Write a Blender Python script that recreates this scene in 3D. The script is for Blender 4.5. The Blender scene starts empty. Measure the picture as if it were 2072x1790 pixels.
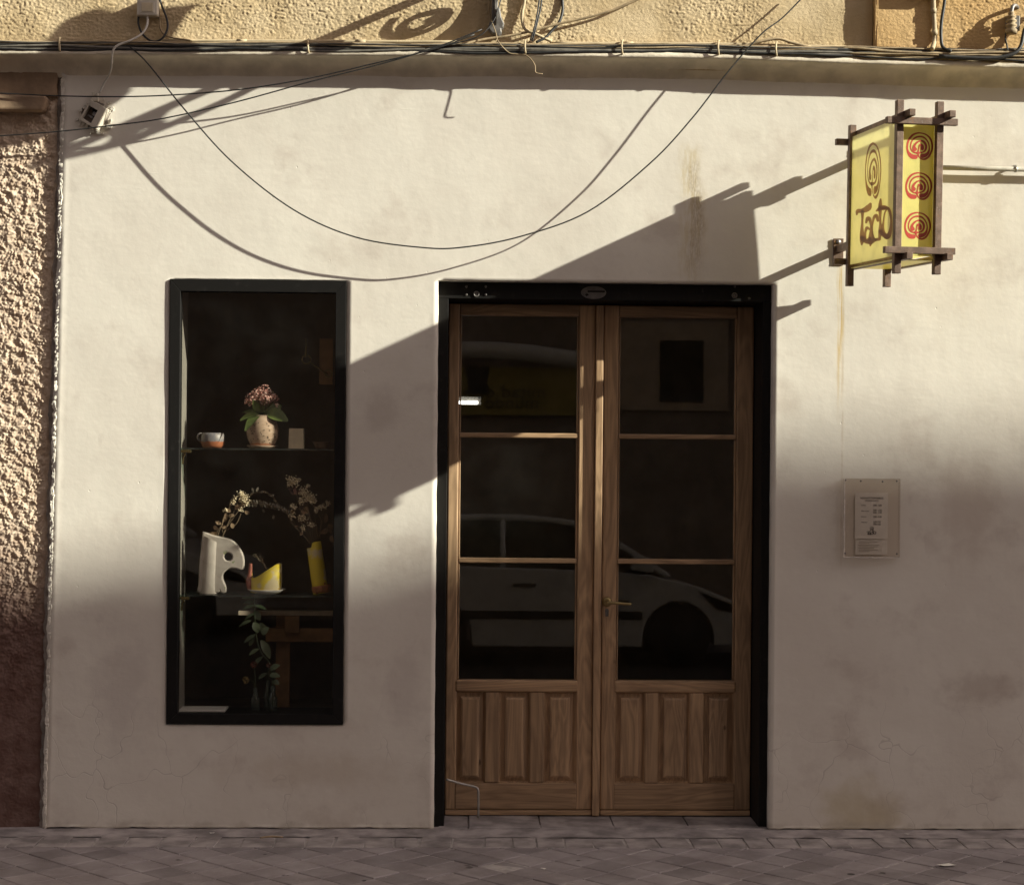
import bpy, bmesh, math, random
from mathutils import Vector, Matrix, noise
R = math.radians
random.seed(7)
scene = bpy.context.scene
COL = scene.collection

# ------------------------------------------------------------------ camera
F = 3564.0; CW, CH = 2072.0, 1790.0            # focal length and frame in picture units
CAM = Vector((0.0, -8.1, 1.784))
ROT = Matrix.Rotation(R(-1.8), 3, 'Z') @ Matrix.Rotation(R(90), 3, 'X') @ Matrix.Rotation(0.0088, 3, 'Z')
cd = bpy.data.cameras.new('camera'); cam = bpy.data.objects.new('camera', cd); COL.objects.link(cam)
cd.lens = 36.0 * F / CW; cd.sensor_width = 36; cd.sensor_fit = 'HORIZONTAL'; cd.clip_end = 500; cd.clip_start = 0.05
cam.matrix_world = Matrix.Translation(CAM) @ ROT.to_4x4()
scene.camera = cam

# ------------------------------------------------------------------ light
KX, KZ = 3.1, 1.38                              # sun travels (-KX, 1, -KZ)
sund = Vector((-KX, 1, -KZ)).normalized()
w = bpy.data.worlds.new('World'); scene.world = w; w.use_nodes = True
wn = w.node_tree.nodes; wl = w.node_tree.links
for n in list(wn): wn.remove(n)
sky = wn.new('ShaderNodeTexSky'); sky.sky_type = 'NISHITA'; sky.sun_disc = False
sky.sun_elevation = math.asin(-sund.z); sky.sun_rotation = math.atan2(-sund.x, -sund.y)
sky.air_density = 1.0; sky.dust_density = 3.0; sky.ozone_density = 0.6
hs = wn.new('ShaderNodeHueSaturation'); hs.inputs['Saturation'].default_value = 0.12
mx = wn.new('ShaderNodeMix'); mx.data_type = 'RGBA'; mx.blend_type = 'MULTIPLY'; mx.inputs[0].default_value = 1
mx.inputs[7].default_value = (1.0, 0.873, 0.853, 1)
bg = wn.new('ShaderNodeBackground'); bg.inputs[1].default_value = 0.078
wo = wn.new('ShaderNodeOutputWorld')
wl.new(sky.outputs[0], hs.inputs['Color']); wl.new(hs.outputs[0], mx.inputs[6]); wl.new(mx.outputs[2], bg.inputs[0]); wl.new(bg.outputs[0], wo.inputs[0])
sl = bpy.data.lights.new('sun', 'SUN'); sl.energy = 5.0; sl.angle = R(0.5); sl.color = (1.0, 0.99, 0.85)
so = bpy.data.objects.new('sun', sl); COL.objects.link(so); so.rotation_euler = sund.to_track_quat('-Z', 'Y').to_euler(); so.location = (20, -8, 12)
vs = scene.view_settings; vs.view_transform = 'Standard'; vs.look = 'None'; vs.gamma = 1; vs.use_curve_mapping = False
vs.exposure = 0.88
scene.cycles.max_bounces = 8; scene.cycles.transparent_max_bounces = 16
scene.cycles.use_denoising = True
scene.cycles.caustics_reflective = False; scene.cycles.caustics_refractive = False

# ------------------------------------------------------------------ helpers
def ray(px, py):
    return (ROT @ Vector(((px - CW/2)/F, -(py - CH/2)/F, -1.0)))
def at(px, py, y=0.0):                          # the point of the plane y seen at this place of the photograph
    d = ray(px, py); t = (y - CAM.y)/d.y
    return CAM + d*t
def on_plane(px, py, p0, n):
    d = ray(px, py); t = (p0 - CAM).dot(n)/d.dot(n)
    return CAM + d*t
def crop(ox, oy, s):                            # enlarged view -> picture units
    return lambda x, y: ((ox + x/s)/1.85328, (oy + y/s)/1.85328)
def interp(pts, x):
    for (a, b), (c, d) in zip(pts, pts[1:]):
        if x <= c: return b + (d-b)*(x-a)/(c-a)
    return pts[-1][1]
def cat(pts, n=6):                              # Catmull-Rom through tuples of any length
    P = [tuple(p) for p in pts]
    if len(P) < 3: return P
    Q = [P[0]] + P + [P[-1]]; out = []
    for i in range(1, len(Q)-2):
        for k in range(n):
            t = k/n; a, b, c, d = Q[i-1], Q[i], Q[i+1], Q[i+2]
            out.append(tuple(0.5*((2*b[j]) + (c[j]-a[j])*t + (2*a[j]-5*b[j]+4*c[j]-d[j])*t*t + (3*b[j]-a[j]-3*c[j]+d[j])*t**3) for j in range(len(b))))
    out.append(P[-1]); return out
def nz(x, y, z, s=1.0): return noise.noise(Vector((x*s, y*s, z*s)))

class MB:
    def __init__(s): s.v = []; s.f = []; s.sm = []
    def add(s, vs, fs, smooth=False):
        o = len(s.v); s.v += [tuple(p) for p in vs]; s.f += [tuple(i+o for i in f) for f in fs]; s.sm += [smooth]*len(fs); return s
    def box(s, x0, x1, y0, y1, z0, z1):
        if x0 > x1: x0, x1 = x1, x0
        if y0 > y1: y0, y1 = y1, y0
        if z0 > z1: z0, z1 = z1, z0
        v = [(x, y, z) for z in (z0, z1) for y in (y0, y1) for x in (x0, x1)]
        return s.add(v, [(0,2,3,1),(4,5,7,6),(0,1,5,4),(2,6,7,3),(0,4,6,2),(1,3,7,5)])
    def prism(s, poly, y0, y1):                 # polygon in x-z, extruded along y
        n = len(poly); v = [(x, y0, z) for x, z in poly] + [(x, y1, z) for x, z in poly]
        return s.add(v, [tuple(range(n)), tuple(range(2*n-1, n-1, -1))] + [(i, i+n, (i+1) % n+n, (i+1) % n) for i in range(n)])
    def tube(s, path, r, n=8, cap=True, smooth=True, flat=1.0):
        P = [Vector(p[:3]) for p in path]; rs = [p[3] if len(p) > 3 else r for p in path]
        m = len(P); rings = []; up = Vector((0.13, 0.21, 0.97))
        t0 = (P[1]-P[0]).normalized(); nn = t0.cross(up)
        if nn.length < 1e-3: nn = t0.cross(Vector((1, 0, 0)))
        nn.normalize()
        for i in range(m):
            t = (P[min(i+1, m-1)]-P[max(i-1, 0)]).normalized()
            nn = (nn - t*nn.dot(t)); nn.normalize(); b = t.cross(nn)
            rings.append([P[i] + (nn*math.cos(a)*flat + b*math.sin(a))*rs[i] for a in [2*math.pi*k/n for k in range(n)]])
        v = [p for rg in rings for p in rg]; f = []
        for i in range(m-1):
            for k in range(n): f.append((i*n+k, i*n+(k+1) % n, (i+1)*n+(k+1) % n, (i+1)*n+k))
        if cap: f += [tuple(range(n-1, -1, -1)), tuple(range((m-1)*n, m*n))]
        return s.add(v, f, smooth)
    def lathe(s, prof, c=(0, 0, 0), n=24, smooth=True, wob=0):
        v = []; f = []; m = len(prof)
        for i, (r, z) in enumerate(prof):
            for k in range(n):
                a = 2*math.pi*k/n; rr = r*(1+wob*nz(math.cos(a)*2+c[0], math.sin(a)*2, z*14))
                v.append((c[0]+rr*math.cos(a), c[1]+rr*math.sin(a), c[2]+z))
        for i in range(m-1):
            for k in range(n): f.append((i*n+k, i*n+(k+1) % n, (i+1)*n+(k+1) % n, (i+1)*n+k))
        return s.add(v, f, smooth)
    def ball(s, c, r, sub=0):
        x, y, z = c; a = r
        v = [(x+a, y, z), (x-a, y, z), (x, y+a, z), (x, y-a, z), (x, y, z+a), (x, y, z-a)]
        return s.add(v, [(0,2,4),(2,1,4),(1,3,4),(3,0,4),(2,0,5),(1,2,5),(3,1,5),(0,3,5)], True)
    def leaf(s, base, d, nrm, L, W, curl=0.2, n=5):
        d = Vector(d).normalized(); nrm = Vector(nrm); nrm = (nrm - d*nrm.dot(d))
        if nrm.length < 1e-3: nrm = d.orthogonal()
        nrm.normalize(); sd = d.cross(nrm); v = []; f = []
        for i in range(n+1):
            t = i/n; wd = W*0.5*math.sin(math.pi*min(1, t*0.92+0.04))**0.8
            c = Vector(base) + d*L*t - nrm*curl*L*t*t
            v += [c - sd*wd + nrm*wd*0.25, c, c + sd*wd + nrm*wd*0.25]
        for i in range(n):
            a = i*3; f += [(a, a+1, a+4, a+3), (a+1, a+2, a+5, a+4)]
        return s.add(v, f, True)
    def mesh(s, name):
        me = bpy.data.meshes.new(name); me.from_pydata(s.v, [], s.f); me.polygons.foreach_set('use_smooth', s.sm); me.update(); return me
    def build(s, name, mat, parent=None, bevel=0, fix=True, seg=2):
        me = s.mesh(name)
        if fix:
            bm = bmesh.new(); bm.from_mesh(me); bmesh.ops.recalc_face_normals(bm, faces=bm.faces); bm.to_mesh(me); bm.free()
        return obj(name, me, mat, parent, bevel, seg)
def obj(name, me, mat=None, parent=None, bevel=0, seg=2):
    o = bpy.data.objects.new(name, me); COL.objects.link(o)
    if mat is not None: me.materials.append(mat)
    if parent is not None: o.parent = parent
    if bevel:
        b = o.modifiers.new('bevel', 'BEVEL'); b.width = bevel; b.segments = seg; b.limit_method = 'ANGLE'; b.angle_limit = R(40)
    return o
def tag(o, label=None, cat=None, group=None, kind=None):
    if label: o['label'] = label
    if cat: o['category'] = cat
    if group: o['group'] = group
    if kind: o['kind'] = kind
    return o
def thing(name, label, cat, loc=(0, 0, 0), group=None):
    o = bpy.data.objects.new(name, None); COL.objects.link(o); o.location = loc; o.empty_display_size = 0.05
    return tag(o, label, cat, group)
def shift(mb, loc):                              # builder coordinates -> local coordinates of a thing standing at loc
    mb.v = [(x-loc[0], y-loc[1], z-loc[2]) for x, y, z in mb.v]; return mb

# ------------------------------------------------------------------ materials
class NT:
    def __init__(s, name):
        s.m = bpy.data.materials.new(name); s.m.use_nodes = True; s.t = s.m.node_tree; s.n = s.t.nodes; s.l = s.t.links
        s.b = s.n['Principled BSDF']; s.out = s.n['Material Output']
        s.tc = s.n.new('ShaderNodeTexCoord').outputs['Object']
    def put(s, sock, v):
        if hasattr(v, 'is_output') or isinstance(v, bpy.types.NodeSocket): s.l.new(v, sock)
        elif isinstance(v, (tuple, list)) and len(v) == 3 and sock.type == 'RGBA': sock.default_value = (*v, 1)
        else: sock.default_value = v
    def math(s, op, a, b=0.0, c=0.0, clamp=False):
        n = s.n.new('ShaderNodeMath'); n.operation = op; n.use_clamp = clamp
        s.put(n.inputs[0], a); s.put(n.inputs[1], b); s.put(n.inputs[2], c); return n.outputs[0]
    def map(s, scale=(1, 1, 1), loc=(0, 0, 0), vec=None):
        n = s.n.new('ShaderNodeMapping'); n.inputs['Scale'].default_value = scale; n.inputs['Location'].default_value = loc
        s.l.new(vec or s.tc, n.inputs[0]); return n.outputs[0]
    def noise(s, scale, detail=4, rough=0.55, vec=None, dist=0.0):
        n = s.n.new('ShaderNodeTexNoise'); n.inputs['Scale'].default_value = scale; n.inputs['Detail'].default_value = detail
        n.inputs['Roughness'].default_value = rough; n.inputs['Distortion'].default_value = dist; s.l.new(vec or s.tc, n.inputs['Vector']); return n.outputs[0]
    def vor(s, scale, feat='F1', vec=None, rnd=1.0):
        n = s.n.new('ShaderNodeTexVoronoi'); n.feature = feat; n.inputs['Scale'].default_value = scale; n.inputs['Randomness'].default_value = rnd
        s.l.new(vec or s.tc, n.inputs['Vector']); return n.outputs[0]
    def ramp(s, fac, lo, hi, a=0.0, b=1.0):
        n = s.n.new('ShaderNodeMapRange'); n.interpolation_type = 'SMOOTHSTEP'
        for i, v in enumerate((fac, lo, hi, a, b)): s.put(n.inputs[i], v)
        return n.outputs[0]
    def mix(s, fac, a, b, mode='MIX'):
        n = s.n.new('ShaderNodeMix'); n.data_type = 'RGBA'; n.blend_type = mode
        s.put(n.inputs[0], fac); s.put(n.inputs[6], a); s.put(n.inputs[7], b); return n.outputs[2]
    def xyz(s, vec=None):
        n = s.n.new('ShaderNodeSeparateXYZ'); s.l.new(vec or s.tc, n.inputs[0]); return n.outputs
    def bump(s, h, strength=0.3, dist=0.01, prev=None):
        n = s.n.new('ShaderNodeBump'); n.inputs['Strength'].default_value = strength; n.inputs['Distance'].default_value = dist
        s.l.new(h, n.inputs['Height'])
        if prev is not None: s.l.new(prev, n.inputs['Normal'])
        return n.outputs[0]
    def fin(s, col=None, rough=0.6, metal=0.0, spec=0.5, normal=None):
        if col is not None: s.put(s.b.inputs['Base Color'], col)
        s.put(s.b.inputs['Roughness'], rough); s.put(s.b.inputs['Metallic'], metal); s.b.inputs['Specular IOR Level'].default_value = spec
        if normal is not None: s.l.new(normal, s.b.inputs['Normal'])
        return s.m
def simple(name, c, rough=0.6, metal=0.0, spec=0.4, var=0.25, scale=30, bump=0.15, bscale=120, bdist=0.002):
    t = NT(name); n = t.noise(scale, 5)
    col = t.mix(t.ramp(n, 0.3, 0.7), tuple(x*(1-var) for x in c), tuple(min(1, x*(1+var*0.6)) for x in c))
    return t.fin(col, rough, metal, spec, t.bump(t.noise(bscale, 3), bump, bdist) if bump else None)

def m_plaster():
    t = NT('plaster'); X, Y, Z = t.xyz()
    base = t.mix(t.ramp(t.noise(1.6, 4, 0.6), 0.35, 0.7), (0.74, 0.682, 0.592), (0.805, 0.755, 0.66))
    blot = t.ramp(t.noise(3.2, 6, 0.62, t.map((1, 1, 1.2), (3, 1, 7))), 0.52, 0.72)
    col = t.mix(t.math('MULTIPLY', blot, 0.55), base, (0.58, 0.505, 0.43))
    blot2 = t.ramp(t.noise(9, 6, 0.7, t.map((1, 1, 0.6), (9, 4, 2))), 0.58, 0.75)
    col = t.mix(t.math('MULTIPLY', blot2, 0.28), col, (0.46, 0.39, 0.33))
    # specks
    sp = t.ramp(t.vor(42), 0.05, 0.02)
    col = t.mix(t.math('MULTIPLY', t.math('MULTIPLY', sp, t.ramp(t.noise(2.3, 2), 0.5, 0.65)), 0.5), col, (0.25, 0.18, 0.12))
    # drip stains of their own: (x, z_top, z_bottom, width, colour, strength)
    def streak(col, px, y0, y1, wpx, c, k, sc=(60, 1, 3)):
        a = at(px, y0); b = at(px, y1); wd = wpx/440
        wob = t.math('MULTIPLY', t.math('SUBTRACT', t.noise(4, 2), 0.5), wd*2.5)
        dx = t.math('ABSOLUTE', t.math('SUBTRACT', t.math('ADD', X, wob), a.x))
        m = t.ramp(dx, wd, wd*0.25)
        m = t.math('MULTIPLY', m, t.math('MULTIPLY', t.ramp(Z, a.z+0.02, a.z-0.06), t.ramp(Z, b.z-0.1, b.z+0.35)))
        m = t.math('MULTIPLY', m, t.ramp(t.noise(1.0, 4, 0.6, t.map(sc)), 0.35, 0.62))
        return t.mix(t.math('MULTIPLY', m, k), col, c)
    col = streak(col, 1701, 530, 830, 9, (0.60, 0.40, 0.10), 0.75, (90, 1, 4))
    col = streak(col, 1707, 560, 1250, 3, (0.46, 0.33, 0.19), 0.35, (20, 1, 5))
    col = streak(col, 1400, 290, 600, 34, (0.56, 0.44, 0.22), 0.5, (70, 1, 14))
    col = streak(col, 1408, 320, 590, 20, (0.30, 0.20, 0.09), 0.45, (190, 1, 45))
    # yellow damp patch low on the right, grey scuffs, cracks near the foot
    def patch(col, px, py, rx, rz, c, k, ns=7):
        p = at(px, py)
        dx = t.math('DIVIDE', t.math('SUBTRACT', X, p.x), rx/440); dz = t.math('DIVIDE', t.math('SUBTRACT', Z, p.z), rz/440)
        r = t.math('SQRT', t.math('ADD', t.math('MULTIPLY', dx, dx), t.math('MULTIPLY', dz, dz)))
        r = t.math('ADD', r, t.math('MULTIPLY', t.math('SUBTRACT', t.noise(ns, 5), 0.5), 1.5))
        return t.mix(t.math('MULTIPLY', t.ramp(r, 1.0, 0.2), k), col, c)
    col = patch(col, 1735, 1650, 120, 90, (0.50, 0.40, 0.20), 0.5)
    col = patch(col, 1985, 1390, 110, 45, (0.48, 0.40, 0.33), 0.42, 14)
    col = patch(col, 1960, 1020, 90, 150, (0.55, 0.46, 0.38), 0.5, 9)
    col = patch(col, 640, 1560, 240, 50, (0.58, 0.49, 0.38), 0.4, 9)
    col = patch(col, 770, 830, 70, 60, (0.50, 0.43, 0.37), 0.45, 10)
    col = patch(col, 820, 1390, 60, 120, (0.52, 0.45, 0.40), 0.4, 10)
    col = patch(col, 250, 1390, 80, 160, (0.55, 0.49, 0.44), 0.45, 10)
    dv = t.n.new('ShaderNodeVectorMath'); dv.operation = 'ADD'; nn = t.n.new('ShaderNodeTexNoise'); nn.inputs['Scale'].default_value = 5
    t.l.new(t.tc, nn.inputs['Vector']); sc = t.n.new('ShaderNodeVectorMath'); sc.operation = 'SCALE'; sc.inputs[3].default_value = 0.25
    t.l.new(nn.outputs[1], sc.inputs[0]); t.l.new(t.tc, dv.inputs[0]); t.l.new(sc.outputs[0], dv.inputs[1])
    cr = t.ramp(t.vor(3.6, 'DISTANCE_TO_EDGE', t.map((1, 1, 0.75), (0.3, 0, 0.2), dv.outputs[0])), 0.008, 0.002)
    low = t.math('MULTIPLY', t.ramp(Z, 0.75, 0.35), t.ramp(t.noise(1.7, 3), 0.42, 0.56))
    crm = t.math('MULTIPLY', cr, low)
    col = t.mix(t.math('MULTIPLY', crm, 0.22), col, (0.20, 0.15, 0.12))
    foot = t.ramp(t.math('ADD', Z, t.math('MULTIPLY', t.noise(11, 4), 0.10)), 0.10, 0.05)
    col = t.mix(t.math('MULTIPLY', foot, 0.6), col, (0.42, 0.36, 0.28))
    h = t.math('ADD', t.math('MULTIPLY', t.noise(7, 5, 0.55, t.map((1, 1, 1))), 1.0), t.math('MULTIPLY', t.noise(70, 4), 0.06))
    trow = t.noise(14, 3, 0.5, t.map((1, 1, 3.2), (1, 5, 2)))
    h = t.math('ADD', h, t.math('MULTIPLY', trow, 0.10))
    h = t.math('SUBTRACT', h, t.math('MULTIPLY', crm, 0.2))
    pit = t.math('MULTIPLY', t.ramp(t.vor(13, 'F1', t.map((1, 1, 0.8), (2, 0, 5))), 0.06, 0.02), t.ramp(t.noise(3.1, 2), 0.5, 0.6))
    h = t.math('SUBTRACT', h, t.math('MULTIPLY', pit, 0.35))
    tr = t.n.new('ShaderNodeMapping'); tr.inputs['Rotation'].default_value = (0, R(24), 0); tr.inputs['Scale'].default_value = (1.2, 1, 26); t.l.new(t.tc, tr.inputs[0])
    scr = t.math('MULTIPLY', t.ramp(t.noise(2.2, 3, 0.6, tr.outputs[0]), 0.66, 0.72), t.ramp(t.noise(2.0, 3, 0.5, t.map(loc=(8, 1, 4))), 0.5, 0.65))
    h = t.math('ADD', h, t.math('MULTIPLY', scr, 0.12))
    return t.fin(col, 0.85, 0, 0.25, t.bump(h, 0.40, 0.007))
def m_stucco(name, c1, c2):
    t = NT(name)
    col = t.mix(t.ramp(t.noise(4, 5), 0.35, 0.65), c1, c2)
    col = t.mix(t.math('MULTIPLY', t.ramp(t.noise(22, 4), 0.55, 0.75), 0.3), col, tuple(x*0.6 for x in c1))
    return t.fin(col, 0.9, 0, 0.2, t.bump(t.noise(190, 5, 0.65), 0.7, 0.003))
def m_rough():
    t = NT('roughcast'); X, Y, Z = t.xyz()
    n = t.noise(5, 5)
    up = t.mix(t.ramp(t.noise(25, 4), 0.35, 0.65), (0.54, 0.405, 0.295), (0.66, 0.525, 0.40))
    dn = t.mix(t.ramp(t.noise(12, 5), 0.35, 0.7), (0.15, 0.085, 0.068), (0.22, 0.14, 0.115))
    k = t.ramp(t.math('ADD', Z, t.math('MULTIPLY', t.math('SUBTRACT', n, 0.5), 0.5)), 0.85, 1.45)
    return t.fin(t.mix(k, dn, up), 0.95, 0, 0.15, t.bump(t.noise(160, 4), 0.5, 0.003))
def m_wood(name, axis, c1=(0.30, 0.19, 0.108), c2=(0.54, 0.352, 0.20), sc=1.0):
    t = NT(name); st = {'z': (55, 55, 2.2), 'x': (2.2, 55, 55)}[axis]
    big = {'z': (9, 9, 0.9), 'x': (0.9, 9, 9)}[axis]
    rnd = t.n.new('ShaderNodeObjectInfo').outputs['Random']
    off = t.n.new('ShaderNodeCombineXYZ'); t.l.new(t.math('MULTIPLY', rnd, 40), off.inputs[0]); t.l.new(t.math('MULTIPLY', rnd, 17), off.inputs[2])
    ad = t.n.new('ShaderNodeVectorMath'); t.l.new(t.tc, ad.inputs[0]); t.l.new(off.outputs[0], ad.inputs[1]); v = ad.outputs[0]
    fine = t.noise(1.0, 5, 0.65, t.map(st, vec=v)); wide = t.noise(1.0, 3, 0.5, t.map(big, vec=v), 1.2)
    rings = t.math('FRACT', t.math('MULTIPLY', wide, 9)); rings = t.math('ABSOLUTE', t.math('SUBTRACT', rings, 0.5))
    g = t.math('ADD', t.math('MULTIPLY', fine, 0.75), t.math('MULTIPLY', rings, 0.45))
    col = t.mix(t.ramp(g, 0.25, 0.72), c1, c2)
    kn = t.vor(3.3, 'F1', t.map({'z': (1.6, 1.6, 0.9), 'x': (0.9, 1.6, 1.6)}[axis], vec=v))
    col = t.mix(t.ramp(kn, 0.07, 0.03), col, (0.07, 0.035, 0.018))
    col = t.mix(t.math('MULTIPLY', t.ramp(t.noise(3, 5, vec=v), 0.5, 0.75), 0.35), col, (0.16, 0.095, 0.055))
    tint = t.math('ADD', 0.82, t.math('MULTIPLY', rnd, 0.3))
    col = t.mix(1.0, col, t.n.new('ShaderNodeCombineColor').outputs[0], 'MULTIPLY') if False else col
    hv = t.n.new('ShaderNodeHueSaturation'); t.l.new(col, hv.inputs['Color']); t.l.new(tint, hv.inputs['Value'])
    return t.fin(hv.outputs[0], 0.42, 0, 0.5, t.bump(t.math('ADD', fine, t.math('MULTIPLY', rings, 0.4)), 0.25, 0.0015))
def m_glass(name='glass', tint=(0.965, 0.96, 0.945), haze=0.003, hazec=(0.5, 0.5, 0.45)):
    t = NT(name); t.n.remove(t.b)
    geo = t.n.new('ShaderNodeNewGeometry').outputs['Backfacing']
    ior = t.math('ADD', 1.5, t.math('MULTIPLY', geo, 1/1.5-1.5))
    fr = t.n.new('ShaderNodeFresnel'); t.l.new(ior, fr.inputs[0])
    tr = t.n.new('ShaderNodeBsdfTransparent'); tr.inputs[0].default_value = (*tint, 1)
    gl = t.n.new('ShaderNodeBsdfGlossy'); gl.inputs['Roughness'].default_value = 0.0
    df = t.n.new('ShaderNodeBsdfDiffuse'); df.inputs[0].default_value = (*hazec, 1)
    a = t.n.new('ShaderNodeMixShader'); hz = t.math('MULTIPLY', t.ramp(t.noise(6, 5), 0.35, 0.75), haze*2)
    t.l.new(hz, a.inputs[0]); t.l.new(tr.outputs[0], a.inputs[1]); t.l.new(df.outputs[0], a.inputs[2])
    b = t.n.new('ShaderNodeMixShader'); t.l.new(fr.outputs[0], b.inputs[0]); t.l.new(a.outputs[0], b.inputs[1]); t.l.new(gl.outputs[0], b.inputs[2])
    t.l.new(b.outputs[0], t.out.inputs[0]); return t.m
def m_acrylic(name, c, transp=0.0, tc=(1, 0.93, 0.55), transl=0.5):
    t = NT(name)
    df = t.n.new('ShaderNodeBsdfTranslucent'); col = t.mix(t.ramp(t.noise(14, 4), 0.45, 0.8), c, tuple(x*0.88 for x in c)); t.l.new(col, df.inputs[0])
    t.fin(col, 0.28, 0, 0.5)
    a = t.n.new('ShaderNodeMixShader'); a.inputs[0].default_value = transl; t.l.new(t.b.outputs[0], a.inputs[1]); t.l.new(df.outputs[0], a.inputs[2])
    last = a
    if transp:
        tr = t.n.new('ShaderNodeBsdfTransparent'); tr.inputs[0].default_value = (*tc, 1)
        b = t.n.new('ShaderNodeMixShader'); b.inputs[0].default_value = transp; t.l.new(a.outputs[0], b.inputs[1]); t.l.new(tr.outputs[0], b.inputs[2]); last = b
    t.l.new(last.outputs[0], t.out.inputs[0]); return t.m
def m_metal_paint():
    t = NT('black_paint'); n = t.noise(30, 6)
    col = t.mix(t.ramp(n, 0.55, 0.8), (0.013, 0.012, 0.011), (0.024, 0.022, 0.020))
    ch = t.ramp(t.noise(11, 8, 0.78, t.map((1.4, 1, 0.45), (5, 2, 8))), 0.645, 0.69)
    col = t.mix(t.math('MULTIPLY', ch, 0.5), col, (0.07, 0.065, 0.06))
    return t.fin(col, 0.55, 0, 0.14, t.bump(n, 0.2, 0.001))
def m_rust():
    t = NT('rusty_steel')
    col = t.mix(t.ramp(t.noise(22, 6, 0.65), 0.35, 0.7), (0.13, 0.085, 0.06), (0.24, 0.16, 0.115))
    col = t.mix(t.ramp(t.noise(60, 5, 0.7), 0.56, 0.7), col, (0.23, 0.11, 0.05))
    col = t.mix(t.ramp(t.noise(150, 3, 0.7), 0.62, 0.75), col, (0.36, 0.31, 0.27))
    return t.fin(col, 0.55, 0.25, 0.4, t.bump(t.noise(200, 4), 0.5, 0.0012))
def m_tile():
    t = NT('paving_tile'); rnd = t.n.new('ShaderNodeObjectInfo').outputs['Random']
    tw = t.n.new('ShaderNodeTexCoord'); geo = t.n.new('ShaderNodeNewGeometry').outputs['Position']
    n = t.noise(4, 6, 0.6, geo); n2 = t.noise(45, 5, 0.7, geo)
    col = t.mix(t.ramp(n, 0.35, 0.68), (0.245, 0.213, 0.213), (0.345, 0.308, 0.308))
    col = t.mix(t.math('MULTIPLY', t.ramp(n2, 0.5, 0.75), 0.35), col, (0.42, 0.385, 0.37))
    col = t.mix(t.ramp(t.noise(8, 3, 0.5, t.map((1, 1, 1), (3, 3, 0), geo)), 0.70, 0.74), col, (0.09, 0.075, 0.07))
    col = t.mix(t.ramp(t.vor(2.6, 'F1', geo), 0.05, 0.035), col, (0.045, 0.04, 0.038))
    col = t.mix(t.math('MULTIPLY', t.ramp(t.vor(7.5, 'F1', geo), 0.045, 0.02), 0.7), col, (0.62, 0.58, 0.54))
    col = t.mix(t.math('MULTIPLY', t.ramp(t.noise(1.6, 5, 0.65, t.map((1, 1, 1), (11, 2, 0), geo)), 0.5, 0.7), 0.45), col, (0.15, 0.125, 0.115))
    hv = t.n.new('ShaderNodeHueSaturation'); t.l.new(col, hv.inputs['Color']); t.l.new(t.math('ADD', 0.80, t.math('MULTIPLY', rnd, 0.36)), hv.inputs['Value'])
    return t.fin(hv.outputs[0], 0.75, 0, 0.35, t.bump(t.noise(120, 4, 0.6, geo), 0.4, 0.002))

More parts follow.
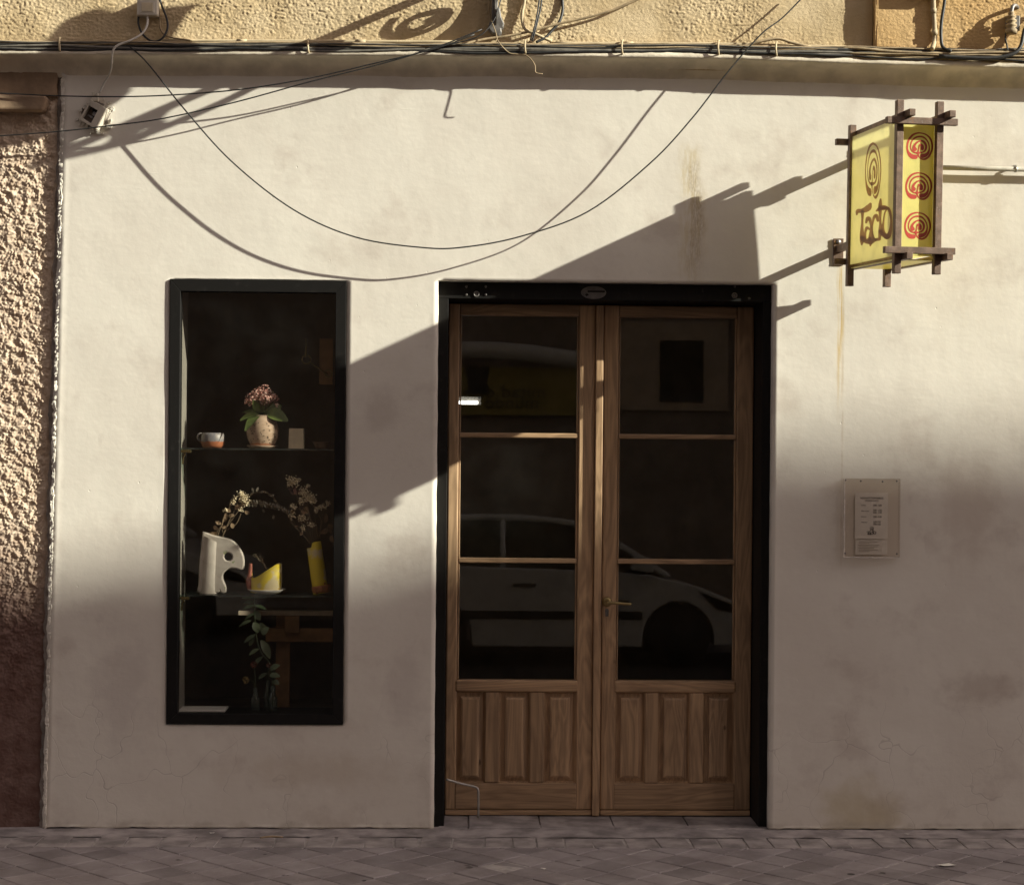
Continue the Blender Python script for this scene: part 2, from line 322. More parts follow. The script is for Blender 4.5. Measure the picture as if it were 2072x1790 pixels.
M = dict(
    plaster=m_plaster(), stucco=m_stucco('ochre_stucco', (0.56, 0.425, 0.245), (0.66, 0.52, 0.325)),
    stucco_o=m_stucco('orange_stucco', (0.56, 0.365, 0.165), (0.65, 0.44, 0.215)), rough=m_rough(),
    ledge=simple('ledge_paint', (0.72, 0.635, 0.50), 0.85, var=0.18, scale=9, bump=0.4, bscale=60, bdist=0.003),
    mortar=simple('grey_mortar', (0.26, 0.22, 0.19), 0.95, var=0.35, scale=14, bump=0.7, bscale=60, bdist=0.006),
    beam=simple('brown_plaster', (0.34, 0.235, 0.15), 0.9, var=0.3, scale=8, bump=0.5, bscale=50, bdist=0.004),  # plain brown base for the beam and moulding
    white_edge=simple('white_plaster', (0.70, 0.65, 0.56), 0.9, var=0.25, scale=25, bump=0.6, bscale=70, bdist=0.004),
    wz=m_wood('pine_upright', 'z'), wx=m_wood('pine_lying', 'x'), black=m_metal_paint(), glass=m_glass('window_glass'),
    shelf_glass=m_glass('shelf_glass', (0.85, 0.93, 0.88), 0.06, (0.55, 0.62, 0.58)),
    rust=m_rust(), yellow=m_acrylic('yellow_acrylic', (0.90, 0.84, 0.34), transl=0.38),
    yellow_l=m_acrylic('yellow_side_acrylic', (0.87, 0.84, 0.58), transl=0.50),
    yellow_c=m_acrylic('clear_yellow_acrylic', (0.80, 0.70, 0.25), 0.75, (1, 0.97, 0.8)),
    red=simple('red_print', (0.50, 0.065, 0.045), 0.4, bump=0, var=0.1), brown=m_acrylic('backlit_print', (0.44, 0.27, 0.20), transl=0.72),  # brown puts the look of red print lit through the side panel into colour
    cable_b=simple('black_cable', (0.028, 0.027, 0.026), 0.5, var=0.3), cable_g=simple('grey_cable', (0.16, 0.145, 0.12), 0.6, var=0.3),
    cable_t=simple('painted_cable', (0.36, 0.27, 0.16), 0.75, var=0.35, scale=18, bump=0.4, bscale=90), cable_w=simple('white_cable', (0.60, 0.56, 0.50), 0.6, var=0.2),
    conduit=simple('painted_conduit', (0.50, 0.40, 0.25), 0.7, var=0.2, scale=12), steel=simple('galvanised', (0.42, 0.40, 0.36), 0.4, 0.7, var=0.15),
    pipe=simple('painted_pipe', (0.50, 0.46, 0.38), 0.55, 0.0, var=0.15),
    iron=simple('grey_iron', (0.21, 0.195, 0.18), 0.5, 0.4, var=0.3), brass=simple('aged_brass', (0.42, 0.32, 0.15), 0.3, 0.9, var=0.2),
    pvc=simple('aged_pvc', (0.62, 0.56, 0.46), 0.5, var=0.12, scale=9, bump=0), pvc2=simple('cream_pvc', (0.60, 0.50, 0.34), 0.5, var=0.1, bump=0),
    dark=simple('dark_void', (0.02, 0.018, 0.015), 0.9, bump=0), room=simple('dim_room', (0.34, 0.27, 0.20), 0.9, var=0.3, scale=3, bump=0),
    reveal=simple('grey_reveal', (0.30, 0.275, 0.23), 0.6, var=0.1, scale=8), tile=m_tile(),
    slab=simple('stone_slab', (0.36, 0.32, 0.305), 0.75, var=0.45, scale=7, bump=0.3, bscale=90), asphalt=simple('asphalt', (0.045, 0.043, 0.042), 0.85, bump=0.5),
    paper=simple('paper', (0.84, 0.81, 0.74), 0.8, var=0.05, scale=12, bump=0), ink=simple('ink', (0.05, 0.045, 0.04), 0.7, bump=0), ink2=simple('faint_ink', (0.38, 0.33, 0.27), 0.7, bump=0),
    joint=simple('joint_sand', (0.46, 0.42, 0.40), 0.95, var=0.25, scale=20, bump=0.4),
    terra=simple('terracotta', (0.42, 0.17, 0.075), 0.75, var=0.2, scale=25), leafm=simple('leaf_green', (0.14, 0.19, 0.05), 0.45, var=0.3, scale=20),
    leafd=simple('dark_leaf', (0.12, 0.15, 0.08), 0.4, var=0.3, scale=15), dry=simple('dried_leaf', (0.34, 0.235, 0.14), 0.8, var=0.3), euca=simple('eucalyptus_leaf', (0.26, 0.23, 0.17), 0.7, var=0.3),
    cream=simple('cream_blossom', (0.88, 0.74, 0.50), 0.8, var=0.25, scale=40), stemm=simple('dry_stem', (0.38, 0.28, 0.17), 0.8), saucer=simple('white_glaze', (0.66, 0.62, 0.55), 0.35, bump=0, var=0.08),
    easel=simple('easel_wood', (0.50, 0.29, 0.15), 0.6, var=0.25, scale=12), shelf_wood=simple('pale_board', (0.62, 0.50, 0.37), 0.6, var=0.1),
    facade=simple('grey_render', (0.34, 0.28, 0.23), 0.9, var=0.1, scale=2), facade2=simple('brick_render', (0.30, 0.19, 0.13), 0.9, var=0.15, scale=3),
    carw=simple('white_car_paint', (0.75, 0.74, 0.72), 0.25, 0, 0.5, bump=0, var=0.02), carg=simple('car_glass', (0.012, 0.013, 0.014), 0.08, bump=0, var=0.1),
    rubber=simple('rubber', (0.015, 0.015, 0.015), 0.8), yel_sign=simple('yellow_sign_paint', (0.42, 0.34, 0.09), 0.5, bump=0, var=0.05),
)

# ------------------------------------------------------------------ text
def text_mesh(body, size, mtx, align='CENTER', ext=0.0002, sx=1.0):
    c = bpy.data.curves.new('t', 'FONT'); c.body = body; c.size = size; c.align_x = align; c.extrude = ext; c.resolution_u = 2; c.space_character = 1.05
    o = bpy.data.objects.new('t', c); COL.objects.link(o); dg = bpy.context.evaluated_depsgraph_get(); dg.update()
    me = bpy.data.meshes.new_from_object(o.evaluated_get(dg)); bpy.data.objects.remove(o); bpy.data.curves.remove(c)
    me.transform(mtx @ Matrix.Diagonal((sx, 1, 1, 1))); me.materials.clear(); return me
def text(name, body, size, loc, mat, parent=None, align='CENTER', sx=1.0, back=False):
    m = Matrix.Translation(loc) @ (Matrix.Rotation(math.pi, 4, 'Z') if back else Matrix.Identity(4)) @ Matrix.Rotation(math.pi/2, 4, 'X')
    return obj(name, text_mesh(body, size, m, align, sx=sx), mat, parent)

# ------------------------------------------------------------------ opening sizes (world)
WX0, WX1 = (at(345, 565).x+at(335, 1463).x)/2, (at(703, 567).x+at(693, 1468).x)/2
WZ0, WZ1 = (at(335, 1463).z+at(693, 1468).z)/2, (at(345, 565).z+at(703, 567).z)/2
DX0, DX1 = (at(886, 568).x+at(879, 1670).x)/2, (at(1567, 575).x+at(1553, 1675).x)/2
DZ1 = (at(886, 568).z+at(1567, 575).z)/2
XL = (at(124, 200).x+at(95, 1670).x)/2 + 0.0
ZTOP = at(1000, 112).z
LEAFY, FRY = 0.262, 0.045

# ------------------------------------------------------------------ ground
ground = MB().add([(-60, -60, -0.135), (60, -60, -0.135), (60, 60, -0.135), (-60, 60, -0.135)], [(0, 1, 2, 3)]).build('road', M['asphalt']); tag(ground, kind='structure')
pav = MB().box(-14, 14, -2.4, 0.33, -0.134, -0.004).build('pavement', M['joint']); tag(pav, kind='structure')
kerb = MB().box(-14, 14, -2.55, -2.4, -0.134, 0.004).build('kerb', M['slab'], bevel=0.015); tag(kerb, kind='structure')
YB = at(1000, 1714, 0).y
def gy(py): # depth of a ground point seen at this height of the picture
    d = ray(1000, py); return CAM.y + d.y*(-CAM.z/d.z)
Y_BR0, Y_BR1 = gy(1714), gy(1694)
TS = 0.152; JG = 0.007
def clip(poly, lim):                            # keep y <= lim
    out = []
    for i in range(len(poly)):
        a, b = poly[i], poly[(i+1) % len(poly)]
        if a[1] <= lim: out.append(a)
        if (a[1] <= lim) != (b[1] <= lim):
            t = (lim-a[1])/(b[1]-a[1]); out.append((a[0]+(b[0]-a[0])*t, lim))
    return out
def slab_mb(poly, z0, z1, ch=0.004):
    n = len(poly); cx = sum(p[0] for p in poly)/n; cy = sum(p[1] for p in poly)/n
    ins = [(p[0]+(cx-p[0])*ch/max(0.02, math.hypot(cx-p[0], cy-p[1])), p[1]+(cy-p[1])*ch/max(0.02, math.hypot(cx-p[0], cy-p[1]))) for p in poly]
    v = [(x, y, z0) for x, y in poly] + [(x, y, z1-ch*0.6) for x, y in poly] + [(x, y, z1) for x, y in ins]
    f = [tuple(range(2*n, 3*n))]
    for i in range(n):
        j = (i+1) % n; f += [(i, j, n+j, n+i), (n+i, n+j, 2*n+j, 2*n+i)]
    return MB().add(v, f)
h = TS/2-JG/2
c45 = math.cos(R(45)); rot = lambda a, b: (c45*(a-b), c45*(a+b))
whole = [rot(*p) for p in ((-h, -h), (h, -h), (h, h), (-h, h))]
tile_me = slab_mb(whole, -0.03, 0.0).mesh('tile'); tile_me.materials.append(M['tile'])
cands = []
for i in range(-40, 41):
    for j in range(-40, 41):
        x, y = rot(i*TS, j*TS); y -= 0.9
        if -4.2 < x < 4.8 and -2.35 < y < Y_BR0+TS*0.7:
            cands.append((x, y, whole))
inview = [c for c in cands if c[1] > -1.12 and -2.32 < c[0] < 2.78]
rest = [c for c in cands if c not in inview]
ntile = 0; far = MB()
for x, y, pl in cands:
    zz = random.gauss(0, 0.0012)
    if y+TS*0.72 > Y_BR0:
        poly = clip([(px+x, py+y) for px, py in pl], Y_BR0-0.004)
        if len(poly) < 3: continue
        mb = slab_mb(poly, -0.03, zz)
        if (x, y, pl) in inview: mb.build('tile', M['tile'], pav, fix=False)
        else: far.add(mb.v, mb.f)
    elif (x, y, pl) in inview:
        o = obj('tile', tile_me, None, pav); o.location = (x, y, zz); o.rotation_euler = (random.gauss(0, 0.006), random.gauss(0, 0.006), random.gauss(0, 0.006))
    else:
        mb = slab_mb([(px+x, py+y) for px, py in pl], -0.03, zz); far.add(mb.v, mb.f)
tag(far.build('tile_field', M['tile'], pav, fix=False), kind='stuff')
# border bricks and the worn mortar strip at the wall foot
x = -3.0
while x < 3.6:
    L = random.uniform(0.10, 0.15)
    sk = random.uniform(-0.012, 0.012)
    if random.random() > 0.07 or True:
        a, b = Y_BR0+0.003+random.uniform(0, .006), Y_BR1-0.003+random.uniform(-.008, .006)
        o = slab_mb([(x+0.004, a), (x+L-0.004, a), (x+L-0.004+sk, b), (x+0.004+sk, b)], -0.03, random.gauss(0.001, 0.002)).build('brick', M['slab'], pav, fix=False)
    x += L
mst = MB(); xs = [-4+0.04*i for i in range(226)]; ys = [Y_BR1+0.002+(0.06-Y_BR1)*k/10 for k in range(11)]
mst.add([(x, y, 0.001+0.006*max(0, (y-Y_BR1)/(0-Y_BR1))+0.004*nz(x, y, 1, 9)+0.003*nz(x, y, 4, 30)) for x in xs for y in ys],
        [(i*11+k, (i+1)*11+k, (i+1)*11+k+1, i*11+k+1) for i in range(225) for k in range(10)], True)
mst.build('mortar_strip', M['slab'], pav)
# threshold slabs in the door recess
tx = [at(886, 1660, 0).x-0.0, at(947, 1660, .2).x, at(1090, 1660, .2).x, at(1236, 1660, .2).x, at(1385, 1660, .2).x, at(1553, 1660, 0).x]
for a, b in zip(tx, tx[1:]):
    slab_mb([(a+0.003, 0.0), (b-0.003, 0.0), (b-0.003, LEAFY+0.05), (a+0.003, LEAFY+0.05)], -0.03, 0.012+random.gauss(0, 0.0015)).build('threshold_tile', M['slab'], pav, fix=False)

# ------------------------------------------------------------------ plaster wall with its two openings
def plaster_wall():
    def cuts(lo, hi, must, step):
        pts = sorted(set([lo, hi] + must)); out = []
        for a, b in zip(pts, pts[1:]):
            n = max(1, int((b-a)/step)); out += [a+(b-a)*k/n for k in range(n)]
        return out + [hi]
    zt = ZTOP + 0.10
    xs = cuts(XL, 6.0, [WX0, WX1, DX0, DX1], 0.024); zs = cuts(0.0, zt, [WZ0, WZ1, DZ1], 0.016)
    mb = MB(); idx = {}
    holes = ((WX0, WX1, WZ0, WZ1), (DX0, DX1, -1, DZ1))
    inh = lambda x, z: any(a < x < b and c < z < d for a, b, c, d in holes)
    edge = {}
    def vert(i, k):
        if (i, k) not in idx:
            x, z = xs[i], zs[k]; y = 0.0016*nz(x, 0, z, 1.9)+0.0009*nz(x, 3, z, 5.5)
            nx, nzv = x, z
            if i == 0: nx = x + 0.012*nz(1, 2, z, 7)+0.008*nz(5, 2, z, 31)+0.005*nz(5, 6, z, 80) - 0.008; y -= 0.004+0.004*abs(nz(5, 6, z, 50))
            if k == 0: nzv = z + 0.010 + 0.008*nz(x, 4, 0, 6)+0.006*nz(x, 9, 0, 25); y -= 0.003*(1+nz(x, 0, 0, 5))
            # the left edge leans with the old wall
            if i < 16: nx += (16-i)/16*0.030*((z-1.75)/1.75)
            onh = any(abs(x-a) < 1e-6 or abs(x-b) < 1e-6 for a, b, c, d in holes if c-1e-6 <= z <= d+1e-6) or any(abs(z-d) < 1e-6 or abs(z-c) < 1e-6 for a, b, c, d in holes if a-1e-6 <= x <= b+1e-6)
            if onh:
                nx += 0.0022*nz(x, 7, z, 16); nzv += 0.0022*nz(x, 1, z, 16) if k else 0; y -= 0.0012
            idx[(i, k)] = len(mb.v); mb.v.append((nx, y, nzv))
        return idx[(i, k)]
    for i in range(len(xs)-1):
        for k in range(len(zs)-1):
            if inh((xs[i]+xs[i+1])/2, (zs[k]+zs[k+1])/2): continue
            mb.f.append((vert(i, k), vert(i+1, k), vert(i+1, k+1), vert(i, k+1))); mb.sm.append(True)
    # turn every free edge back into the wall
    cnt = {}
    for f in mb.f:
        for a, b in zip(f, f[1:]+f[:1]): cnt[(a, b)] = cnt.get((a, b), 0)+1
    back = {}
    def bk(a, d):
        if (a, d) not in back:
            back[(a, d)] = len(mb.v); x, y, z = mb.v[a]; mb.v.append((x, y+d, z))
        return back[(a, d)]
    for (a, b) in [e for e in cnt if (e[1], e[0]) not in cnt]:
        m1, m2 = bk(a, 0.004), bk(b, 0.004); r1, r2 = bk(a, 0.07), bk(b, 0.07)
        mb.f += [(b, a, m1, m2), (m2, m1, r1, r2)]; mb.sm += [False, False]
    return mb
pw = plaster_wall().build('plaster_wall', M['plaster'], fix=True, bevel=0)
tag(pw, 'cream plastered ground floor wall round the shop door and window', 'wall')

# interior behind the openings
rm = MB()
rm.box(-3.2, 3.2, 4.2, 4.3, -0.1, 3.1); rm.box(-3.3, -3.2, 0.075, 4.3, -0.1, 3.1); rm.box(3.2, 3.3, 0.075, 4.3, -0.1, 3.1)
rm.box(-3.3, 3.3, 0.075, 4.3, 3.1, 3.2); rm.box(-3.3, 3.3, 0.36, 4.3, -0.1, -0.004)
rm.box(-3.3, WX0-0.006, 0.3, 0.33, -0.1, 3.1); rm.box(WX1+0.006, DX0-0.01, 0.3, 0.33, -0.1, 3.1); rm.box(DX1+0.01, 3.3, 0.3, 0.33, -0.1, 3.1)
rm.box(WX0-0.006, WX1+0.006, 0.3, 0.33, -0.1, WZ0-0.01); rm.box(WX0-0.006, WX1+0.006, 0.3, 0.33, WZ1+0.01, 3.1); rm.box(DX0-0.01, DX1+0.01, 0.345, 0.37, DZ1-0.09, 3.1); rm.box(DX0-0.02, DX0+0.02, 0.337, 0.36, 0, 2.6); rm.box(DX1-0.02, DX1+0.02, 0.337, 0.36, 0, 2.6)
tag(rm.build('shop_interior', M['room']), kind='structure')

# ------------------------------------------------------------------ neighbour wall, roughcast, at the left edge
nw = thing('neighbour_wall', 'rough pebbly brown wall left of the smooth cream plaster', 'wall', (XL-0.3, 0.03, 0))
def roughcast():
    x0, x1 = -2.5, XL+0.03; z0, z1 = -0.01, ZTOP+0.05; st = 0.0036
    nx_, nz_ = int((x1-x0)/st), int((z1-z0)/st); mb = MB()
    for k in range(nz_+1):
        z = z0+(z1-z0)*k/nz_
        eb = XL-0.040+0.030*(z-1.75)/1.75 + 0.02*nz(0, 2, z, 5) + 0.012*nz(0, 5, z, 22)     # where the grey mortar strip begins
        smooth_low = min(1, max(0.35, (z-0.2)/0.9))
        for i in range(nx_+1):
            x = x0+(x1-x0)*i/nx_
            p = Vector((x*92+1.8*nz(x, 2, z, 20), 3, z*92)); d = noise.voronoi(p)[0]
            lump = (0.9-min(0.9, d[0]*1.3))*0.0095*(0.6+0.8*max(0, 0.5+noise.noise(p*0.33))) + 0.008*noise.noise(p*0.4) + 0.003*noise.noise(p*2.1) + 0.012*nz(x, 0, z, 7)*0.5
            t = min(1, max(0, (x-eb+0.01)/0.02))
            y = 0.019 - lump*smooth_low*(1-t) - t*(0.004*nz(x, 8, z, 30)+0.003*nz(x, 8, z, 90)-0.002)
            mb.v.append((x, y, z))
    w_ = nx_+1
    for k in range(nz_):
        for i in range(nx_):
            a = k*w_+i; mb.f.append((a, a+1, a+1+w_, a+w_)); mb.sm.append(True)
    return mb
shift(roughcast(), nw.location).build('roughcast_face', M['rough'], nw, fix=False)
# grey mortar filling between the two walls, ragged
ms = MB(); n = 260
for k in range(n+1):
    z = ZTOP*k/n; lean = 0.030*(z-1.75)/1.75; a = XL+lean-0.034+0.012*nz(0, 2, z, 5)+0.011*nz(0, 5, z, 22)+0.006*nz(0, 5, z, 60); b = XL+lean+0.012
    for i in range(7):
        x = a+(b-a)*i/6; y = 0.017-0.010*min(1, i/1.5)-0.004*nz(x, 1, z, 40)-0.004*nz(x, 4, z, 90)-(0.004 if i > 3 else 0)
        ms.v.append((x, y if i else 0.045, z))
for k in range(n):
    for i in range(6): a = k*7+i; ms.f.append((a, a+1, a+8, a+7)); ms.sm.append(True)
shift(ms, nw.location).build('mortar_joint', M['mortar'], nw, fix=False)
# flaking white edge of the plaster: small separate chips standing on the joint
ch = MB(); n = 520
for k in range(n+1):
    z = 0.004+(ZTOP-0.02)*k/n; lean = 0.030*(z-1.75)/1.75; up = 1 if z > 0.9 else 0.6
    a = XL+lean-0.013*up+0.010*nz(0, 3, z, 9)+0.009*nz(0, 5, z, 40)+0.006*nz(2, 5, z, 110); b = XL+lean+0.010+0.006*nz(4, 5, z, 30)
    for i in range(5):
        x = a+(b-a)*i/4; ch.v.append((x, (0.012 if i == 0 else -0.0035-0.0045*abs(nz(x, 2, z, 45))-0.003*nz(x, 6, z, 130)) if i < 4 else 0.002, z))
for k in range(n):
    for i in range(4): q = k*5+i; ch.f.append((q, q+1, q+6, q+5)); ch.sm.append(False)
shift(ch, nw.location).build('flaking_edge', M['white_edge'], nw, fix=False)
# boxed beam and shelf moulding at the top of the neighbour wall
bz0, bz1 = at(50, 195).z, at(50, 120).z
b1 = MB(); N = 24
bx0, bx1 = -3.2, at(116, 160).x
top = [(bx0+(bx1-bx0)*i/N) for i in range(N+1)]
pl = [(bx0, bz1+0.03), (bx0, bz0)] + [(x, bz0+0.004*nz(x, 0, 0, 20)) for x in top[1:]] + [(bx1+0.010*nz(0, 1, bz0+(bz1-bz0)*j/8, 30), bz0+(bz1+0.03-bz0)*j/8) for j in range(1, 9)]
b1.prism(pl, -0.006, 0.05); shift(b1, nw.location).build('beam', M['beam'], nw, bevel=0.004)
b2 = MB(); sx1 = at(96, 210).x; sz0, sz1 = at(50, 228).z, at(50, 196).z
b2.prism([(bx0, sz1), (bx0, sz0), (sx1-0.01, sz0), (sx1, sz0+0.02), (sx1+0.008, sz1-0.02), (sx1+0.003, sz1)], -0.055, 0.03)
shift(b2, nw.location).build('shelf_moulding', M['beam'], nw, bevel=0.012, seg=3)
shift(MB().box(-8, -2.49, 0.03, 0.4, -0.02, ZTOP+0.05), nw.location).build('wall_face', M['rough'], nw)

# ------------------------------------------------------------------ upper facade and ledge
uf = thing('upper_facade', 'ochre stuccoed upper facade above the ledge and cables', 'facade', (0, 0, ZTOP))
PILX = at(1763, 40).x
def stucco(x0, x1, z0, z1, ybase, st=0.0038, seed=0, amp=1.0):
    nx_, nz_ = int((x1-x0)/st), int((z1-z0)/st); mb = MB()
    for k in range(nz_+1):
        z = z0+(z1-z0)*k/nz_
        for i in range(nx_+1):
            x = x0+(x1-x0)*i/nx_
            a = noise.noise(Vector((x*38+seed+0.8*nz(x, 1, z, 15), 1, z*62))); b = noise.noise(Vector((x*95, 5+seed, z*150))); c = nz(x, seed, z, 6)
            k2 = 0.35+0.65*min(1, max(0, 0.5+1.6*nz(x+3, seed, z, 2.2)))
            mb.v.append((x, ybase - amp*(0.0048*abs(a)*k2+0.0027*b*k2+0.004*c), z))
    w_ = nx_+1
    for k in range(nz_):
        for i in range(nx_): a = k*w_+i; mb.f.append((a, a+1, a+1+w_, a+w_)); mb.sm.append(True)
    return mb
UY = -0.022; zu0, zu1 = ZTOP-0.06, at(1000, -60).z
shift(stucco(-2.45, PILX, zu0, zu1, UY), uf.location).build('stucco_face', M['stucco'], uf, fix=False)
shift(MB().box(-8, 8, UY+0.012, 0.3, zu0, 8.5), uf.location).build('facade_wall', M['stucco'], uf)
PD = 0.043; zp0 = at(1800, 122, UY-PD).z
shift(stucco(PILX+0.004, 2.9, zp0, zu1, UY-PD, seed=9), uf.location).build('pilaster_face', M['stucco_o'], uf, fix=False)
pe = MB(); n = 60
for k in range(n+1):
    z = zp0+(zu1-zp0)*k/n; j = 0.004*nz(1, 1, z, 20)
    pe.v += [(PILX+0.006+j, UY+0.02, z), (PILX+0.001+j, UY-PD+0.006, z), (PILX+0.012+j, UY-PD-0.002, z)]
for k in range(n):
    a = k*3; pe.f += [(a, a+1, a+4, a+3), (a+1, a+2, a+5, a+4)]; pe.sm += [False, False]
shift(pe, uf.location).build('pilaster_edge', M['stucco_o'], uf, fix=False)
shift(MB().box(PILX+0.02, 8, UY-PD+0.014, UY+0.01, zp0, 8.5), uf.location).build('pilaster', M['stucco_o'], uf)
LIP = [(-300, 103), (0, 106), (970, 109.5), (1457, 115), (1754, 126), (2072, 134), (2400, 144)]
LD = 0.098
def ledge():
    prof = [(0.02, 0.045), (-0.030, 0.034), (-0.072, 0.024), (-0.094, 0.017), (-0.098, 0.008), (-0.100, -0.002), (-0.096, -0.009), (-0.082, -0.012), (-0.066, -0.016), (-0.046, -0.026), (-0.026, -0.042), (-0.010, -0.062), (-0.002, -0.080), (0.006, -0.092)]
    mb = MB(); n = 320; m = len(prof)
    for i in range(n+1):
        px = -250+2600*i/n; p = at(px, interp(LIP, px), -LD); wv = 0.003*nz(p.x, 0, 0, 3)
        for j, (y, dz) in enumerate(prof):
            q = 0.0022*nz(p.x, y*9, dz*9, 26)+0.0012*nz(p.x, y*20, dz*20, 70)
            mb.v.append((p.x, y-(q if 0 < j < m-1 else 0)+wv, p.z+dz+(q if 2 < j < 9 else 0)))
    for i in range(n):
        for j in range(m-1): a = i*m+j; mb.f.append((a, a+1, a+1+m, a+m)); mb.sm.append(True)
    return mb
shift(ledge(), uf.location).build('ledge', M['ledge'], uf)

# ------------------------------------------------------------------ shop window
win = thing('shop_window', 'tall black framed display window left of the door', 'window', ((WX0+WX1)/2, 0, WZ0))
FW = 0.050; g = 0.0015
def wpart(mb, name, mat, bevel=0, parent=win): return shift(mb, win.location).build(name, mat, parent, bevel)
fy0, fy1 = -0.008, 0.055
for sx in (0, 1):
    a, b = (WX0+g, WX0+FW) if sx == 0 else (WX1-FW, WX1-g)
    pl = [(a, WZ0+g), (a, WZ1-g), (b, WZ1-FW-0.006), (b, WZ0+FW)]
    if sx: pl = [(b, WZ0+g), (b, WZ1-g), (a, WZ1-FW-0.006), (a, WZ0+FW)]
    wpart(MB().prism(pl, fy0, fy1), 'frame_bar', M['black'], 0.002)
wpart(MB().prism([(WX0+g, WZ1-g), (WX1-g, WZ1-g), (WX1-FW, WZ1-FW-0.0068), (WX0+FW, WZ1-FW-0.0068)], fy0, fy1), 'frame_bar', M['black'], 0.002)
wpart(MB().prism([(WX0+g, WZ0+g), (WX1-g, WZ0+g), (WX1-FW, WZ0+FW-0.0008), (WX0+FW, WZ0+FW-0.0008)], fy0, fy1), 'frame_bar', M['black'], 0.002)
wpart(MB().box(WX0+FW-0.01, WX1-FW+0.01, 0.02, 0.026, WZ0+FW-0.01, WZ1-FW+0.004), 'glass_pane', M['glass'])
wpart(MB().box(WX0+FW-0.022, WX0+FW-0.004, 0.0565, 0.245, WZ0+0.012, WZ1-0.012), 'reveal_board', M['reveal'])
wpart(MB().box(WX1-FW+0.004, WX1-FW+0.022, 0.0565, 0.245, WZ0+0.012, WZ1-0.012), 'reveal_board', M['black'])
wpart(MB().box(WX0+FW-0.003, WX1-FW+0.003, 0.0565, 0.245, WZ0+0.020, WZ0+0.044), 'sill_board', M['black'])
wpart(MB().box(WX0+FW-0.003, WX1-FW+0.003, 0.0565, 0.245, WZ1-0.040, WZ1-0.016), 'head_board', M['black'])
# two glass shelves on brackets
def shelf(py, label):
    z = at(520, py, 0.06).z; x0, x1 = WX0+FW-0.002, WX1-FW+0.002
    t = thing('glass_shelf', label, 'shelf', ((x0+x1)/2, 0.15, z))
    shift(MB().box(x0, x1, 0.030, 0.20, z-0.008, z), t.location).build('glass_sheet', M['shelf_glass'], t, 0.001)
    for s, xa in ((1, x0+0.002),):
        br = MB().box(xa, xa+s*0.045, 0.035, 0.07, z-0.022, z-0.009)
        shift(br, t.location).build('bracket', M['brass'], t, 0.002)
        br = MB().tube(cat([(xa+s*0.008, 0.05, z-0.022), (xa+s*0.018, 0.05, z-0.03), (xa+s*0.010, 0.05, z-0.045), (xa+s*0.007, 0.05, z-0.075)]), 0.004, 6)
        shift(br, t.location).build('bracket_hook', M['brass'], t)
    return z
ZS1 = shelf(907, 'upper glass shelf holding the flowering pot, behind the window glass')
ZS2 = shelf(1203, 'lower glass shelf holding the yellow and white vases')

# ------------------------------------------------------------------ double door
L0 = at(905, 1000, LEAFY).x; L1 = at(1524, 1000, LEAFY).x; LZ1 = at(1200, 617, LEAFY).z; LZ0 = 0.016
dd = thing('double_door', 'pair of glazed pine doors in a recessed black metal frame', 'door', ((DX0+DX1)/2, LEAFY, 0))
def dpart(mb, name, mat, parent=dd, bevel=0, seg=2): return shift(mb, dd.location).build(name, mat, parent, bevel, seg=seg)
fl, fr_ = L0-0.001, L1+0.001
dpart(MB().box(DX0+.0004, fl, FRY, 0.335, 0.001, LZ1+0.005), 'frame_post', M['black'], bevel=0.002)
dpart(MB().box(fr_, DX1-.0004, FRY, 0.335, 0.001, LZ1+0.005), 'frame_post', M['black'], bevel=0.002)
lint = dpart(MB().box(DX0+g, DX1-g, FRY, 0.34, LZ1+0.006, DZ1-g), 'lintel', M['black'], bevel=0.002)
lt = at(1200, 598, FRY)
ov = MB(); pc = at(1201, 592, FRY); ov.prism([(pc.x+0.059*math.cos(a), pc.z+0.030*math.sin(a)) for a in [2*math.pi*k/28 for k in range(28)]], FRY-0.003, FRY+0.004)
dpart(ov, 'oval_plaque', simple('worn_plaque', (0.11, 0.10, 0.09), 0.5, var=0.3), lint)
pm = MB(); pm.box(pc.x-0.028, pc.x+0.052, FRY-0.0042, FRY-0.001, pc.z+0.001, pc.z+0.009)
pm.prism([(pc.x-0.034, pc.z-0.018), (pc.x-0.040, pc.z-0.010), (pc.x-0.030, pc.z-0.004), (pc.x-0.022, pc.z-0.012)], FRY-0.0042, FRY-0.001)
dpart(pm, 'plaque_mark', M['black'], lint)
for px, py, r in ((944, 580, .006), (944, 596, .006), (983, 580, .006), (983, 596, .006), (1487, 580, .006), (1516, 604, .006)):
    p = at(px, py, FRY); dpart(MB().lathe([(0, .005), (r*.7, .004), (r, 0), (r, -.004)], (0, 0, 0), 10), 'rivet', M['iron'], lint).matrix_local = Matrix.Translation(Vector((p.x, FRY, p.z))-dd.location) @ Matrix.Rotation(R(90), 4, 'X') @ Matrix.Translation(dd.location)
for px, py in ((964, 595), (1486, 598)):
    p = at(px, py, FRY); ring = MB().tube([(p.x+0.011*math.cos(a), FRY-0.003, p.z+0.011*math.sin(a)) for a in [2*math.pi*k/16 for k in range(17)]], 0.003, 6)
    dpart(ring, 'lock_ring', M['iron'], lint)
    dpart(MB().prism([(p.x+0.006*math.cos(a), p.z+0.006*math.sin(a)) for a in [2*math.pi*k/12 for k in range(12)]], FRY-0.002, FRY+0.004), 'lock_core', M['iron'], lint)

